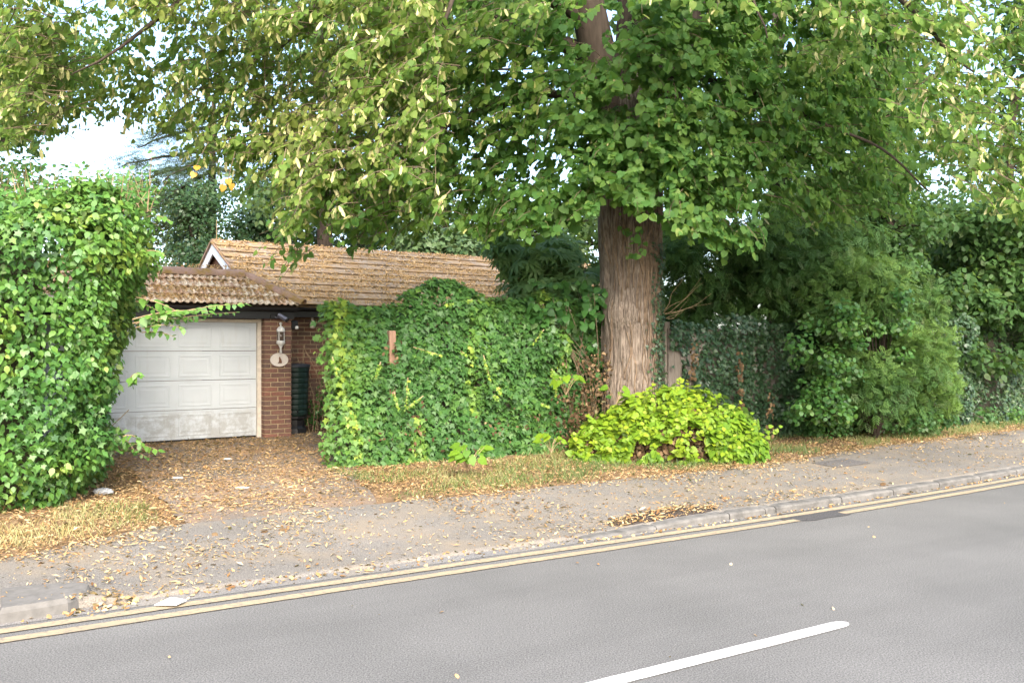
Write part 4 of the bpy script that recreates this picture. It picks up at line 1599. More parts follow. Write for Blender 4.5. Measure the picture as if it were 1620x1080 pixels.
Pa, na_, s_, z_ = ivy_pts(17000)
col_ = fbm(np.stack([s_ * 2.2, z_ * .45, s_ * 0], -1), 1.5, 5, 3)
tint = .36 + .30 * fbm(Pa, 2.0, 81, 2) + .32 * sm(.55, .70, col_) + .22 * np.exp(-((s_ - 3.4) / .5) ** 2) + ir.normal(0, .09, len(Pa))
uu = 810 + FPX * Pa[:, 0] / Pa[:, 1]
vv = HOR - FPX * (Pa[:, 2] - CAMH) / Pa[:, 1]
sel = ~((np.abs(uu - 620) < 7) & (vv > 520) & (vv < 575))
p, r_, s, c = shell(Pa[sel], na_[sel], .09, ir, (.05, .108), tint[sel], .4, .45, 1.0)
foliage('leaves', ivy, 'ivy', p, r_, s, c, M['ivy'], 300)
# pale young trails
it, im = Leaves(), MB()
for k in range(18):
    u = ir.choice([ir.uniform(508, 530), ir.uniform(600, 680), ir.uniform(740, 790), ir.uniform(850, 900), ir.uniform(520, 900)])
    v_ = ir.uniform(455, 640)
    Y = ray_s(u, 9.98) * D[1] + 9.98 * N[1]
    a_ = at(u, v_, Y)
    shoot(a_, a_ + np.array((ir.normal(0, .12) - (.16 if u < 522 else 0), -.06, ir.uniform(-.35, .05))), 14, .065, .88, ir, im, it, 0, .8)
p, r_, s, c = it.get()
foliage('trail_leaves', ivy, 'ivy', p, r_, s, c, M['ivy'])
im.build('trails', M['dry_stem'], ivy, kind='stuff')
# dry leaves and stems caught in the ivy
dl = Leaves()
for (u0, v0, n_, ru, rv) in [(660, 665, 22, 14, 16), (795, 675, 20, 18, 10), (640, 690, 20, 40, 14), (840, 655, 12, 20, 14), (760, 700, 14, 70, 10), (625, 560, 10, 12, 20)]:
    for k in range(n_):
        u, v_ = u0 + ir.normal(0, ru), v0 + ir.normal(0, rv)
        Y = ray_s(u, 9.98) * D[1] + 9.98 * N[1]
        dl.add(at(u, v_, Y)[None], np.array([(.3, -1, .3)]) + .7 * ir.normal(size=(1, 3)), ir.normal(size=(1, 3)) + np.array((0, 0, -.6)), np.array([ir.uniform(.03, .06)]), np.array([ir.random() ** 1.5]))
p, r_, s, c = dl.get()
foliage('dry_leaves', ivy, 'dead', p, r_, s, c, M['dead'])

# ---- broad-leaved bush between ivy and trunk
bush = empty('leafy_bush', tuple(at(890, 700, 12.2)), 'dark bush with large rounded leaves tucked against the left of the trunk', 'bush')
bl = Leaves()
for k in range(1500):
    u, v_ = ir.uniform(835, 962), ir.uniform(445, 640)
    if noise(np.array([(u / 26, v_ / 26, 0.)]), 1, 5)[0] < .42: continue
    if v_ > 500 + (u - 835) * 1.0: continue
    Y = 11.75 + ir.gamma(1.3, .30) + .3 * (u - 835) / 120 + .5 * noise(np.array([(u / 30, v_ / 30, 3.)]), 1, 6)[0]
    bl.add(at(u, v_, Y)[None], np.array([(-.1, -.8, .6)]) + .6 * ir.normal(size=(1, 3)), np.array([(0, 0, -1.)]) + .45 * ir.normal(size=(1, 3)), np.array([ir.uniform(.07, .13)]), np.array([ir.uniform(.1, .45)]))
p, r_, s, c = bl.get()
foliage('leaves', bush, 'lime', p, r_, s, c, M['hedge'], 120)
m = MB()
for k in range(12):
    a_ = at(ir.uniform(880, 955), 690, 12.4)
    m.tube(smooth_path([a_, a_ + np.array((ir.normal(0, .15), .0, .8)), at(ir.uniform(850, 950), ir.uniform(460, 520), 12.3)], 7), np.linspace(.012, .004, 7), 4)
m.build('stems', M['twig'], bush, kind='stuff')

# ---- heap of dry brown leaves left of the trunk foot
heap = empty('dry_leaf_heap', tuple(at(925, 715, 11.9)), 'drift of dry brown leaves hanging at the left foot of the trunk', 'dead leaves')
q = Leaves()
for k in range(900):
    w = ir.random()
    u = np.interp(w, [0, .4, 1], [955, 930, 905]) + ir.normal(0, 20)
    v_ = lerp(560, 722, w) + ir.normal(0, 10)
    if u > 968: continue
    q.add(at(u, v_, 11.75 + ir.uniform(0, .5) + .25 * (1 - w))[None], np.array([(-.2, -1, .5)]) + .8 * ir.normal(size=(1, 3)), ir.normal(size=(1, 3)) + np.array((0, 0, -.8)), np.array([ir.uniform(.025, .065)]), np.array([ir.random() ** 1.3]))
p, r_, s, c = q.get()
foliage('dry_leaves', heap, 'dead', p, r_, s, c, M['dead'])

# ---- basal shoots of the lime: the bright mound
mound = empty('basal_shoots', (2.3, 11.9, .15), 'bright yellow-green mound of young shoots at the foot of the lime trunk', 'shrub')
mr_ = np.random.default_rng(51)
MUX = [905, 925, 950, 980, 1010, 1060, 1110, 1150, 1185, 1210]
MUZ = [.42, .62, .76, .92, 1.06, 1.14, 1.06, .88, .62, .36]
mL, mD, mS = Leaves(), Leaves(), MB()


def mound_pt(n):
    u = mr_.uniform(903, 1208, n)
    hz = np.interp(u, MUX, MUZ)
    th_ = np.arccos(mr_.uniform(0, 1, n))    # 0 top .. 90 foot at the front
    X = (u - 810) / FPX * 11.95
    Yd = 12.0 - .80 * np.sin(th_) * (.55 + .45 * hz / 1.14)
    Z = .14 + (hz - .14) * np.cos(th_) ** .9
    nrm = np.stack([(u - 1055) / 260, -np.sin(th_), np.cos(th_) + .25], -1)
    return np.stack([X * Yd / 11.95, Yd, Z], -1), unit(nrm), u, th_


P, nr, u, th_ = mound_pt(4700)
lowl = (th_ > 1.05) & (u < 1120)
gap = noise(P, 5.5, 19)
sel = ~(lowl & (gap < .50)) & ~((th_ > 1.3) & (gap < .5)) & ~((u < 975) & (gap < .48))
P = P + nr * ((fbm(P, 3.2, 91, 2) - .5) * .42)[:, None]
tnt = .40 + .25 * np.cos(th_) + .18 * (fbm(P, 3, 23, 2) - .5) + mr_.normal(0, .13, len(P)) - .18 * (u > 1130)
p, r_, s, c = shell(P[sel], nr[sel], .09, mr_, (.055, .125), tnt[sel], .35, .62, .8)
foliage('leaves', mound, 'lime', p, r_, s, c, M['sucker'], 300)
P, nr, u, th_ = mound_pt(2600)
P = P - nr * .12
p, r_, s, c = shell(P, nr, .06, mr_, (.05, .09), mr_.random(len(P)), .3, .9)
foliage('dry_leaves', mound, 'dead', p, r_, s, c, M['dead'])
for k in range(60):
    P1, n1, _, _ = mound_pt(1)
    a_ = np.array((lerp(TX, P1[0, 0], .5), 12.05, .15))
    mS.tube(smooth_path([a_, (a_ + P1[0]) / 2 + np.array((0, 0, .1)), P1[0]], 6), np.linspace(.010, .004, 6), 4)
mQ = Leaves()
for k in range(150):
    P1, n1, u1, _ = mound_pt(1)
    if u1[0] < 985 and mr_.random() < .6: continue
    shoot(P1[0] - n1[0] * .1, P1[0] + n1[0] * mr_.uniform(.02, .16) + np.array((mr_.normal(0, .08), mr_.normal(0, .05), mr_.uniform(-.03, .12))), 8, .10, mr_.uniform(.4, .85), mr_, mS, mQ, 0, .5)
p, r_, s, c = mQ.get()
foliage('shoot_leaves', mound, 'lime', p, r_, s, c, M['sucker'])
mS.build('stems', M['twig'], mound, kind='stuff')


def seedling(name, u, v_, Y, n, size, label, tint=.55):
    o = empty(name, tuple(at(u, v_, Y)), label, 'plant')
    q = Leaves()
    base = at(u, v_, Y)
    m = MB()
    for k in range(n):
        a = ir.uniform(0, 2 * math.pi)
        r0 = ir.uniform(.3, 1) * size * 1.7
        e = base + np.array((math.cos(a) * r0, math.sin(a) * r0 * .7, ir.uniform(.05, .2) + size * .8))
        m.tube([base, (base + e) / 2 + np.array((0, 0, .03)), e], .003, 3)
        q.add(e[None], np.array([(math.cos(a) * .3, -.6, .8)]) + .2 * ir.normal(size=(1, 3)), np.array([(math.cos(a), math.sin(a) * .5, -.5)]), np.array([size * ir.uniform(.7, 1.1)]), np.array([tint + ir.normal(0, .12)]))
    p, r_, s, c = q.get()
    for i in range(len(p)):
        w = bpy.data.objects.new('leaf', single_leaf_mesh('lime', int(np.clip(c[i], 0, .99) * 7), M['sucker']))
        COL.objects.link(w); w.parent = o
        w.matrix_local = Matrix([list(r_[i][j] * s[i]) + [p[i][j] - o.location[j]] for j in range(3)] + [[0, 0, 0, 1]])
    m.build('stems', M['dry_stem'], o)
    return o


seedling('seedling', 740, 744, 10.0, 20, .13, 'clump of pale green seedling leaves on the verge before the ivy', .25)
seedling('seedling', 872, 716, 11.3, 9, .11, 'small lime-green shoot at the right foot of the ivy', .5)
seedling('seedling', 895, 625, 11.6, 10, .12, 'pale shoot standing out above the brown leaves', .45)
seedling('seedling', 975, 640, 11.55, 7, .12, 'single pale shoot against the left edge of trunk', .45)

# ---- ivy climbing the right edge of the trunk
tv = empty('trunk_ivy', tuple(at(1045, 660, 12.3)), 'narrow strip of dark ivy climbing the right edge of the trunk', 'ivy')
n = 900
a = fc + 1.02 + ir.normal(0, .22, n)
z = .6 + 2.6 * ir.random(n)
a = a + .10 * np.sin(z * 3)
P = np.array([surf(a[i], z[i]) for i in range(n)])
nr = np.stack([np.cos(a), np.sin(a), 0 * a], -1)
p, r_, s, c = shell(P + nr * .05, nr, .03, ir, (.035, .06), .55 + ir.normal(0, .15, n), .5, .4)
foliage('leaves', tv, 'ivy', p, r_, s, c, M['ivy_dark'])

# ---- dark ivy on the right hand fence
dvy = empty('dark_ivy', (*map(float, W(12, 10.0, False)), .18), 'dark small-leaved ivy covering the fence to the right of the trunk', 'ivy')
n = 21000
s = ir.uniform(8.75, 20, n)
top = 2.12 + (.35 + .5 * sm(13, 16, s)) * (fbm(np.stack([s, s * 0, s * 0], -1), 1.1, 7) - .45)
z = .12 + (top - .12) * ir.random(n)
P = xyz(s, 10.02 + 0 * s, z)
P = P + np.array((*n2(np.array(0.), np.array(-1.)), 0)) * ((fbm(P, 1.5, 13, 3) - .42) * (.42 + .5 * sm(13, 16, s)))[:, None]
uu = 810 + FPX * P[:, 0] / P[:, 1]
vv = HOR - FPX * (P[:, 2] - CAMH) / P[:, 1]
bare = ((uu > 1064) & (uu < 1080) & (vv > 552)) | ((uu > 1090) & (uu < 1097) & (vv > 548))
P, s_, z_ = P[~bare], s[~bare], z[~bare]
nr = np.repeat(np.array([(*n2(np.array(0.), np.array(-1.)), .0)]), len(P), 0)
p, r_, s, c = shell(P, nr, .045, ir, (.05, .09), .42 + .35 * (fbm(P, 1.5, 14, 2) - .5) + .30 * sm(15, 18, s_) + ir.normal(0, .15, len(P)), .55, .42)
foliage('leaves', dvy, 'ivy', p, r_, s, c, M['ivy_dark'])
q = Leaves()
for (u0, va, vb, Y, n_) in [(1097, 540, 600, 13.25, 40), (1172, 555, 650, 13.5, 45), (1220, 620, 690, 13.4, 30)]:
    for k in range(n_):
        q.add(at(u0 + ir.normal(0, 3.5), ir.uniform(va, vb), Y + ir.uniform(-.15, 0))[None], np.array([(.2, -1, .2)]) + .6 * ir.normal(size=(1, 3)), np.array([(0, 0, -1.)]) + .4 * ir.normal(size=(1, 3)), np.array([ir.uniform(.04, .08)]), np.array([ir.uniform(.3, .9)]))
p, r_, s, c = q.get()
foliage('dry_leaves', dvy, 'dead', p, r_, s, c, M['dead'])
m = MB()
for k in range(8):
    a_ = at(1052 + ir.normal(0, 3), 496 + ir.normal(0, 5), 12.75)
    b_ = at(ir.uniform(1080, 1130), ir.uniform(440, 490), 12.5 + ir.normal(0, .15))
    m.tube(wiggle(smooth_path([a_, (a_ + b_) / 2 + np.array((0, 0, -.05)), b_], 8), .035, 300 + k), np.linspace(.0055, .0018, 8), 4)
m.build('bare_twigs', M['dry_stem'], dvy, kind='stuff')


# ================================================================== OTHER TREES AND SHRUBS
def massed(name, label, cat, base, clumps, tpl, mat, size, tint=.45, trunk=None, sq=(1, 1, .75), droop=.5, group=None, limbs=True, up=.6, seed=1, trunkmat=None, jit=.6):
    """a plant made of leaf clumps: clumps = (x, y, z, radius, leaves)"""
    rng = np.random.default_rng(seed)
    o = empty(name, tuple(base), label, cat, group)
    L = Leaves()
    for (x, y, z, r, n) in clumps:
        d_ = unit(rng.normal(size=(n, 3)))
        rr = r * rng.random(n) ** .45
        rr = rr * (.75 + .5 * noise(d_ * 1.0 + np.array((x, y, z)), 2.2, seed))
        pos = np.array((x, y, z)) + d_ * rr[:, None] * np.array(sq)
        nr = d_ * .7 + np.array((0, -.25, up)) + rng.normal(0, jit, (n, 3))
        tip = d_ * .5 + np.array((0, 0, -droop)) + rng.normal(0, .5, (n, 3))
        ct = tint + .12 * rng.normal() + rng.normal(0, .12, n)
        L.add(pos, nr, tip, size * rng.uniform(.6, 1.2, n), np.clip(ct, 0, 1))
    p, r_, s, c = L.get()
    foliage('crown' if trunk else 'leaves', o, tpl, p, r_, s, c, mat)
    m = MB()
    if trunk:
        P = smooth_path(trunk[0], 12)
        MB().tube(wiggle(P, .04, seed), np.linspace(trunk[1], trunk[2], 12), 9).build('trunk', trunkmat or M['dark_bark'], o, True)
        src = P
    else:
        src = np.array([base])
    if limbs:
        for (x, y, z, r, n) in clumps:
            e = np.array((x, y, z))
            k = int(np.argmin(np.linalg.norm(src - e, axis=1) + .8 * np.maximum(0, src[:, 2] - e[2] + .2)))
            b_ = src[k]
            m.tube(wiggle(smooth_path([b_, (b_ + e) / 2 + np.array((0, 0, .1)), e], 7), .05, seed + k), np.linspace(max(.015, r * .05), .008, 7), 5)
        m.build('limbs', trunkmat or M['dark_bark'], o, True)
    return o


def blobs(u0, u1, v0, v1, Y0, Y1, n, r, leaves, seed, skip=None, shape=None):
    rng = np.random.default_rng(seed)
    out_ = []
    while len(out_) < n:
        u, v_, Y = rng.uniform(u0, u1), rng.uniform(v0, v1), rng.uniform(Y0, Y1)
        if skip and skip(u, v_): continue
        if shape and ((u - (u0 + u1) / 2) / ((u1 - u0) / 2)) ** 2 + ((v_ - (v0 + v1) / 2) / ((v1 - v0) / 2)) ** 2 > 1: continue
        p = at(u, v_, Y)
        rr = r * rng.uniform(.7, 1.2)
        out_.append((*p, rr, int(leaves * rng.uniform(.7, 1.2))))
    return out_


def gnd(u, Y):
    x = (u - 810) / FPX * Y
    return np.array((x, Y, float(hxy(x, Y))))


# dark oak reaching in from the left edge
massed('oak_tree', 'dark tree with bare limbs reaching in from the left edge', 'tree', gnd(-140, 19),
       blobs(-260, 45, -160, 265, 17, 21, 46, 1.0, 330, 1) + blobs(-60, 62, 80, 300, 17.5, 19.5, 22, .5, 170, 3) + blobs(40, 190, 60, 150, 18, 20, 8, .6, 160, 2),
       'simple', M['dark_tree'], .15, .45, ([gnd(-140, 19), at(-130, 250, 19), at(-110, -200, 19)], .4, .2), seed=3)
m_oak = bpy.data.objects['oak_tree']
for (a_, b_, c_, r0) in [((-130, 110), (20, 62), (95, 45), .10), ((-140, 260), (10, 228), (70, 200), .11), ((-130, 160), (0, 92), (60, 96), .07)]:
    MB().tube(wiggle(smooth_path([at(*a_, 18.5), at(*b_, 18), at(*c_, 17.5)], 12), .04, int(r0 * 999)), np.linspace(r0, .02, 12), 7).build('limb', M['dark_bark'], m_oak, True)
# tree with dark leaning trunk behind the house
massed('ash_tree', 'tree with slender dark trunk rising behind the house roof', 'tree', gnd(512, 21),
       blobs(380, 660, -160, 330, 19, 23, 34, 1.1, 260, 4),
       'ovate', M['far_tree'], .15, .45, ([gnd(512, 21), at(515, 280, 21), at(520, 170, 21), at(498, 90, 21), at(505, -60, 21)], .22, .13), seed=5)
# cedar with sweeping layered branches
ced = empty('cedar_tree', tuple(gnd(335, 27)), 'cedar with dark sweeping branches left of the house gable', 'tree')
cr = np.random.default_rng(8)
MB().tube([gnd(335, 27), at(335, 300, 27), at(338, 150, 27)], [.22, .13, .06], 9).build('trunk', M['dark_bark'], ced, True)
CL, cm = Leaves(), MB()
for (v0, u1, v1, dY) in [(250, 205, 300, -2), (240, 190, 265, -1), (270, 220, 345, -3), (285, 245, 372, -2), (300, 262, 395, -1), (255, 260, 285, -4), (230, 470, 280, -2), (265, 440, 310, -2), (200, 210, 238, 0), (180, 240, 215, -2), (290, 225, 330, 1)]:
    P = wiggle(smooth_path([at(335, v0, 27), at((335 + u1) / 2, (v0 + v1) / 2 - 8, 27 + dY / 2), at(u1, v1, 27 + dY)], 12), .06, int(v0 + u1))
    cm.tube(P, np.linspace(.07, .015, 12), 5)
    n = 330
    j = cr.uniform(1, 11, n)
    b_ = np.stack([np.interp(j, np.arange(12), P[:, k]) for k in range(3)], 1) + cr.normal(0, 1, (n, 3)) * np.array((.28, .4, .07))
    CL.add(b_, np.array((0, -.2, 1)) + cr.normal(0, .35, (n, 3)), cr.normal(0, 1, (n, 3)) * np.array((1, 1, .25)) + np.array((-.4, 0, -.3)), cr.uniform(.25, .45, n), cr.random(n))
p, r_, s, c = CL.get()
foliage('crown', ced, 'needles', p, r_, s, c, M['cedar'])
cm.build('limbs', M['dark_bark'], ced, True)
# dark evergreens right behind the roof
massed('holly', 'dark glossy evergreen bush behind the left end of the roof', 'bush', gnd(345, 24), blobs(268, 430, 300, 425, 22.5, 25, 26, .75, 520, 10), 'ovate', M['glossy'], .115, .35, seed=11, up=.5)
massed('holly', 'dark glossy evergreen bush behind the middle of the roof ridge', 'bush', gnd(500, 25), blobs(420, 610, 285, 420, 23.5, 26, 28, .8, 480, 12), 'ovate', M['glossy'], .12, .25, seed=13, up=.5)
massed('bay_shrub', 'pale grey-green shrub showing just above the house ridge', 'shrub', gnd(700, 23), blobs(630, 760, 372, 420, 21.5, 23, 12, .5, 260, 14), 'ovate', M['glossy'], .2, .95, seed=15, up=.9)
# pale distant tree seen through the gap, left
massed('far_tree', 'distant pale green tree in the gap between hedge and cedar', 'tree', gnd(190, 45), blobs(110, 300, 292, 420, 44, 50, 20, 1.6, 260, 16), 'simple', M['far_tree'], .3, .75,
       ([gnd(190, 45), at(190, 330, 45)], .3, .2), seed=17)
massed('far_tree', 'distant tree filling the gap under the canopy left of the trunk', 'tree', gnd(800, 34), blobs(620, 960, 310, 470, 31, 36, 34, 1.5, 330, 18) + blobs(880, 1060, 330, 440, 29, 32, 16, 1.1, 260, 19), 'simple', M['far_tree'], .24, .6,
       ([gnd(800, 34), at(800, 330, 34)], .3, .2), seed=19)
# hand-leaved shrub over the fence
massed('fatsia', 'evergreen shrub with large hand-shaped leaves behind the ivy left of trunk', 'shrub', gnd(880, 14.6),
       blobs(775, 955, 375, 468, 13.2, 14.8, 24, .34, 26, 20), 'palmate', M['fatsia'], .26, .6, seed=21, up=.9, jit=.4)
# yew behind the right hand fence
massed('yew_tree', 'dark feathery yew leaning over the fence right of the trunk', 'tree', gnd(1190, 15.6),
       blobs(1050, 1370, 345, 505, 14.2, 16, 60, .52, 185, 22), 'spray', M['conifer'], .24, .32, ([gnd(1190, 15.6), at(1190, 400, 15.6)], .2, .08), seed=23, droop=.8, trunkmat=M['dark_bark'])
# cypress swelling over the fence
massed('cypress', 'bushy green cypress swelling out over the verge on the right', 'conifer', gnd(1385, 14.2),
       blobs(1258, 1472, 425, 672, 13.7, 15.2, 66, .42, 170, 24, skip=lambda u, v_: u > 1420 and v_ < 470 or (u < 1330 and v_ > 600)), 'spray', M['conifer'], .20, .62, seed=25, droop=.1, up=.4)
massed('cypress', 'pale green feathery cypress tuft at the right of the shrubs', 'conifer', gnd(1460, 15.2),
       blobs(1412, 1500, 530, 655, 14.3, 15.2, 20, .30, 150, 26), 'spray', M['conifer'], .18, .95, seed=27, droop=-.3, up=.3)
# scrambling shrub on the cypress
massed('scrambling_shrub', 'grey-green scrambling shrub hanging in front of the cypress', 'shrub', gnd(1300, 13.7),
       blobs(1252, 1345, 480, 660, 13.0, 13.6, 22, .24, 95, 28) + blobs(1340, 1430, 440, 560, 13.2, 13.9, 12, .24, 90, 29), 'round', M['hedge'], .075, .45, seed=29, droop=.8, limbs=False)
massed('ground_ivy_bank', 'low leafy growth along the foot of the shrubs on the right', 'ground cover', gnd(1380, 14),
       blobs(1240, 1640, 655, 690, 14.0, 15.6, 40, .22, 100, 30, skip=lambda u, v_: v_ > 690 - (u - 1240) * .09), 'ivy', M['ivy'], .065, .38, seed=31, limbs=False)
# tall ivy-clad trees on the right
massed('ivy_clad_tree', 'tall dark ivy-clad tree trunk behind the right hand boughs', 'tree', gnd(1395, 16.8),
       [(*at(1395 + 8 * math.sin(k), 480 - 26 * k, 16.8), .5, 260) for k in range(19)] + blobs(1290, 1500, -150, 300, 15.8, 18, 26, .8, 220, 32) + blobs(1290, 1480, 270, 470, 15.7, 16.8, 30, .5, 150, 33), 'ovate', M['dark_tree'], .12, .42,
       ([gnd(1395, 16.8), at(1395, 300, 16.8), at(1385, -150, 16.8)], .24, .16), seed=33)
massed('dark_broadleaf_tree', 'dark broad-leaved tree over the fence at the right edge', 'tree', gnd(1590, 19.6),
       blobs(1480, 1740, 320, 535, 16.9, 19.6, 70, .58, 230, 34) + blobs(1485, 1700, 450, 590, 16.4, 17.4, 26, .36, 130, 35), 'ovate', M['dark_tree'], .15, .42, ([gnd(1590, 19.6), at(1590, 380, 19.6), at(1600, 150, 19.6)], .2, .1), seed=35)
massed('dark_broadleaf_tree', 'dark tree crown filling the upper right corner', 'tree', gnd(1650, 20),
       blobs(1560, 1900, -160, 300, 18.5, 21, 44, 1.0, 260, 36), 'simple', M['dark_tree'], .19, .5, ([gnd(1650, 20), at(1660, 250, 20), at(1680, -100, 20)], .3, .15), seed=37)
massed('background_tree', 'deep green tree closing the view behind the yew', 'tree', gnd(1230, 25),
       blobs(1020, 1440, 60, 470, 22, 27, 70, 1.2, 260, 38), 'simple', M['dark_tree'], .24, .5, ([gnd(1230, 25), at(1230, 250, 25), at(1230, 0, 25)], .35, .15), seed=39)
massed('background_tree', 'deep green tree behind the gap of bright sky on the right', 'tree', gnd(1520, 28),
       blobs(1420, 1680, 330, 480, 25, 29, 34, 1.2, 260, 40), 'simple', M['dark_tree'], .26, .5, ([gnd(1520, 28), at(1520, 350, 28)], .3, .15), seed=41)
massed('background_tree', 'far tree crown glimpsed through the lime leaves above the house', 'tree', gnd(700, 32),
       blobs(560, 1000, -150, 200, 29, 34, 40, 1.6, 220, 42, skip=lambda u, v_: 740 < u < 930 and v_ > 90), 'simple', M['far_tree'], .3, .35, ([gnd(700, 32), at(700, 250, 32), at(700, 0, 32)], .35, .15), seed=43)
# rough growth in the corner behind the water butt
massed('corner_shrub', 'weedy shrub against the house wall behind the water butt', 'shrub', tuple(B(.9, .6, .2)),
       [(*B(.55 + .1 * k, .55 - .05 * (k % 3), .45 + .16 * (k % 7)), .22, 90) for k in range(9)], 'ovate', M['hedge'], .07, .35, seed=45)
m = MB()
for k in range(10):
    a_ = np.array(B(.45 + .05 * k, .4, .2))
    m.tube(smooth_path([a_, a_ + np.array((ir.normal(0, .1), 0, .7)), a_ + np.array((ir.normal(0, .25), 0, ir.uniform(1.0, 1.6)))], 6), .006, 4)
m.build('dry_stems', M['dry_stem'], bpy.data.objects['corner_shrub'], kind='stuff')

# ================================================================== GRASS AND FALLEN LEAVES
gr = np.random.default_rng(61)


def scatter(n, s0, s1, t0, t1, dens):
    s, t = gr.uniform(s0, s1, n), gr.uniform(t0, t1, n)
    k = gr.random(n) < dens(s, t)
    s, t = s[k], t[k]
    x, y = W(s, t)
    return s, t, np.stack([x, y, hgt(s, t)], -1)


def pn(s, t, sc_, seed, o=3): return fbm(np.stack([s, t, s * 0], -1), sc_, seed, o)


def back(s):
    return 7.98 - .55 * (1 - sm(-.2, 1.3, s)) + .3 * sm(8, 12, s) - .35 * sm(14, 20, s)


def g_dens(s, t):
    e = t - back(s)
    d_ = sm(-.05, .35, e) * sm(.34, .56, pn(s, t, 1.6, 5))
    d_ = d_ * np.where((s > 1.15) & (s < 3.3), 0, 1)
    return d_ * np.where(s > 8.5, 1, .75)


s, t, P = scatter(85000, -2.5, 19, 7.3, 10.4, g_dens)
k = (t < np.where(s < 1.3, 9.4, 10.1))
s, t, P = s[k], t[k], P[k]
nb = len(P)
tip = np.array((0, 0, 1)) + gr.normal(0, .55, (nb, 3)) * np.array((1, 1, .1))
nr = gr.normal(size=(nb, 3)) * np.array((1, 1, .2))
gt_ = np.clip(.45 + 1.3 * (pn(s, t, .9, 15) - .5) - .22 * (s > 8.8) + .22 * (s < 1.3) + gr.normal(0, .2, nb), 0, 1)
sc_ = gr.uniform(.04, .10, nb)
tag(link('verge_grass', leaf_mesh('verge_grass', 'blade', P - np.array((0, 0, .005)), frames(nr, tip), sc_ * 1.15, gt_, M['grass'])), 'short patchy half-dry grass along the verge', 'grass', kind='stuff')


def l_dens(s, t):
    e = t - back(s)
    n1 = sm(.38, .66, pn(s, t, 1.3, 25))
    n2_ = pn(s, t, 4.5, 35)
    d_ = .10 + .55 * n1 * n2_                                    # pavement
    drv = ((s > .9) & (s < 4.3))
    d_ = d_ + drv * .35 * n1 * sm(7.0, 8.5, t)
    d_ = d_ + drv * 1.0 * sm(7.9, 9.0, t) * (.25 + n2_ * 1.3)
    d_ = d_ + 1.0 * np.exp(-((e - .02) / .22) ** 2) * (.35 + n1) * (~drv)  # drift at the back of the pavement
    d_ = d_ + .35 * sm(.1, .3, e) * (~drv)
    d_ = np.where(s < 1.3, d_ + .45 * sm(-.3, .2, e), d_)
    d_ = d_ * np.where((s > 8) & (t < back(s) - .3), .40, 1)
    return np.clip(d_, 0, 1)


s, t, P = scatter(230000, -3, 20, 6.2, 14.4, l_dens)
k = ~((t > 10.3) & ((s < .6) | (s > 5.2))) & ~((t > 10.0) & (s > 5.3)) & ~((s < .4) & (t > 9.8))
s, t, P = s[k], t[k], P[k]
n = len(P)
rot = frames(np.array((0, 0, 1)) + gr.normal(0, .33, (n, 3)), gr.normal(size=(n, 3)))
P[:, 2] += .010 + gr.uniform(0, .012, n)
lt = np.clip(gr.beta(2.2, 1.7, n) + .25 * (pn(s, t, .8, 45) - .5) - .10 * ((s > .9) & (s < 4.3) & (t > 8.2)), 0, 1)
tag(link('fallen_bracts', leaf_mesh('fallen_bracts', 'sliver', P, rot, np.clip(gr.lognormal(-3.25, .40, n), .014, .10), lt, M['litter'])), 'tan fallen lime bracts strewn over driveway and pavement', 'leaf litter', kind='stuff')
s, t, P = scatter(260000, -2, 17, 6.2, 14.3, lambda s, t: np.clip(l_dens(s, t) * .8 * sm(.30, .55, pn(s, t, 7, 95)), 0, 1))
k = ~((t > 10.3) & ((s < .6) | (s > 5.2))) & ~((t > 10.0) & (s > 5.3)) & ~((s < .4) & (t > 9.8))
s, t, P = s[k], t[k], P[k]
n = len(P)
P[:, 2] += .009
tag(link('fallen_fragments', leaf_mesh('fallen_fragments', 'sliver', P, frames(np.array((0, 0, 1)) + gr.normal(0, .25, (n, 3)), gr.normal(size=(n, 3))), gr.uniform(.012, .034, n), np.clip(gr.beta(2, 2, n) - .12 * ((s > .9) & (s < 4.3) & (t > 8.2)), 0, 1), M['litter'])), 'fine crushed leaf fragments over driveway and pavement', 'leaf litter', kind='stuff')
s, t, P = scatter(9000, -3, 20, 6.2, 14.3, lambda s, t: l_dens(s, t) * .5)
k = ~((t > 10.3) & ((s < .6) | (s > 5.2))) & ~((t > 10.0) & (s > 5.3)) & ~((s < .4) & (t > 9.8))
s, t, P = s[k], t[k], P[k]
n = len(P)
P[:, 2] += .012
tag(link('fallen_leaves', leaf_mesh('fallen_leaves', 'dead', P, frames(np.array((0, 0, 1)) + gr.normal(0, .45, (n, 3)), gr.normal(size=(n, 3))), gr.uniform(.03, .075, n), gr.beta(1.6, 1.6, n), M['dead'])), 'curled brown fallen leaves among the bracts', 'leaf litter', kind='stuff')
# along the kerb and a few strays on the carriageway
s = np.r_[gr.uniform(4.2, 16, 520), gr.uniform(-.1, 4.3, 260), gr.uniform(.30, .75, 90), gr.uniform(-1, 11, 26)]
t = np.r_[6.035 - np.abs(gr.normal(0, .03, 520)), gr.normal(6.12, .06, 260), gr.normal(6.12, .07, 90), gr.uniform(3.2, 6, 26)]
x, y = W(s, t)
P = np.stack([x, y, np.where(t > 6.13, hgt(s, t), 0) + .014], -1)
n = len(P)
tag(link('gutter_leaves', leaf_mesh('gutter_leaves', 'dead', P, frames(np.array((0, 0, 1)) + gr.normal(0, .35, (n, 3)), gr.normal(size=(n, 3))), np.clip(gr.lognormal(-3.6, .4, n), .012, .06), gr.beta(1.6, 1.3, n), M['litter'])), 'dry leaf scraps lying along the kerb and on the road', 'leaf litter', kind='stuff')

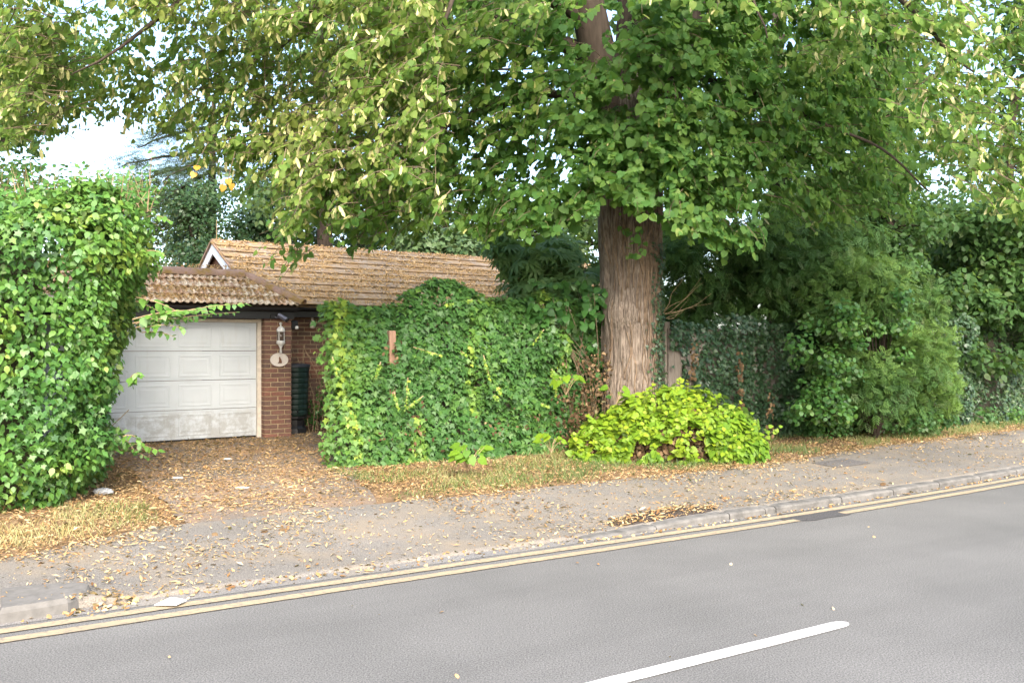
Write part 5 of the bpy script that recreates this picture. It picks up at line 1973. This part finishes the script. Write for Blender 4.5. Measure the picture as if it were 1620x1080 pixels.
# heap of dark debris behind the kerb
deb = empty('debris_heap', (*map(float, W(5.35, 6.35)), .06), 'low heap of dark soil and leaf scraps on the pavement behind the kerb', 'debris')
SSd, TTd = np.meshgrid(np.linspace(4.75, 6.15, 36), np.linspace(6.19, 6.55, 14), indexing='ij')
X, Y = W(SSd, TTd + .02 * np.sin(SSd * 5))
zz_ = hgt(SSd, TTd) + .030 * np.clip(1.15 - ((SSd - 5.45) / .68) ** 2 - ((TTd - 6.36) / .17) ** 2, -1, 1) + .010 * (fbm(np.stack([X, Y, X * 0], -1), 14, 3) - .5) - .006
link('soil_heap', grid_mesh('soil_heap', X, Y, zz_), deb, mat_simple('black_soil', (.055, .045, .04), .95, .5, 40, .1, bmp=.7))
n = 420
a, r0 = gr.uniform(0, 6.283, n), np.sqrt(gr.random(n))
s, t = 5.42 + .70 * r0 * np.cos(a), 6.37 + .19 * r0 * np.sin(a)
x, y = W(s, t)
P = np.stack([x, y, hgt(s, t) + .030 * np.clip(1.15 - r0 ** 2, 0, 1) + .008], -1)
link('leaf_scraps', leaf_mesh('leaf_scraps', 'bract', P, frames(np.array((0, 0, 1)) + gr.normal(0, .4, (n, 3)), gr.normal(size=(n, 3))), gr.uniform(.03, .07, n), gr.beta(2, 1.5, n), M['litter']), deb, kind='stuff')


def lump(name, u, v_, z, rx, ry, rz, mat, label, cat, seed):
    Yg = FPX * (CAMH - z) / (v_ - HOR)
    c = ((u - 810) / FPX * Yg, Yg)
    g = float(hxy(*c))
    m = MB()
    n, k = 12, 6
    V = []
    rng = np.random.default_rng(seed)
    for j in range(k):
        ph = math.pi * (j + .5) / k - math.pi / 2
        for i in range(n):
            th_ = 2 * math.pi * i / n
            w = 1 + .28 * (rng.random() - .5)
            V.append((c[0] + rx * w * math.cos(ph) ** .6 * math.cos(th_), c[1] + ry * w * math.cos(ph) ** .6 * math.sin(th_), g + rz * (.6 + w * math.sin(ph))))
    F = [(j * n + i, j * n + (i + 1) % n, (j + 1) * n + (i + 1) % n, (j + 1) * n + i) for j in range(k - 1) for i in range(n)] + [tuple(range(n))[::-1], tuple((k - 1) * n + i for i in range(n))]
    m.add(V, F)
    o = m.build(name, mat)
    return tag(o, label, cat)


lump('stone', 163, 784, .14, .10, .07, .035, M['stone'], 'grey stone lying at the foot of the left hedge', 'stone', 3)
lump('pale_scrap', 282, 760, .15, .075, .04, .010, M['scrap'], 'pale flat scrap nearest the hedge on the driveway', 'scrap', 4)
lump('pale_scrap', 360, 730, .16, .06, .04, .012, M['scrap'], 'small pale scrap in the middle of the driveway near the door', 'scrap', 5)
lump('pale_scrap', 383, 772, .15, .08, .05, .008, M['scrap'], 'pale flaky scrap on the right side of the driveway', 'scrap', 6)
pp = MB()
c = np.array(at(269, 958, 5.55)); c[2] = .02
pp.add([c + np.array(q) for q in ((-.09, -.04, 0), (.06, -.06, .004), (.10, .03, .012), (-.02, .07, .018), (-.085, -.037, .003), (.057, -.055, .008), (.095, .03, .016), (-.02, .065, .022))],
       [(0, 3, 2, 1), (4, 5, 6, 7), (0, 1, 5, 4), (1, 2, 6, 5), (2, 3, 7, 6), (3, 0, 4, 7)])
tag(pp.build('paper_scrap', M['scrap']), 'crumpled white paper scrap on the double yellow lines', 'litter')
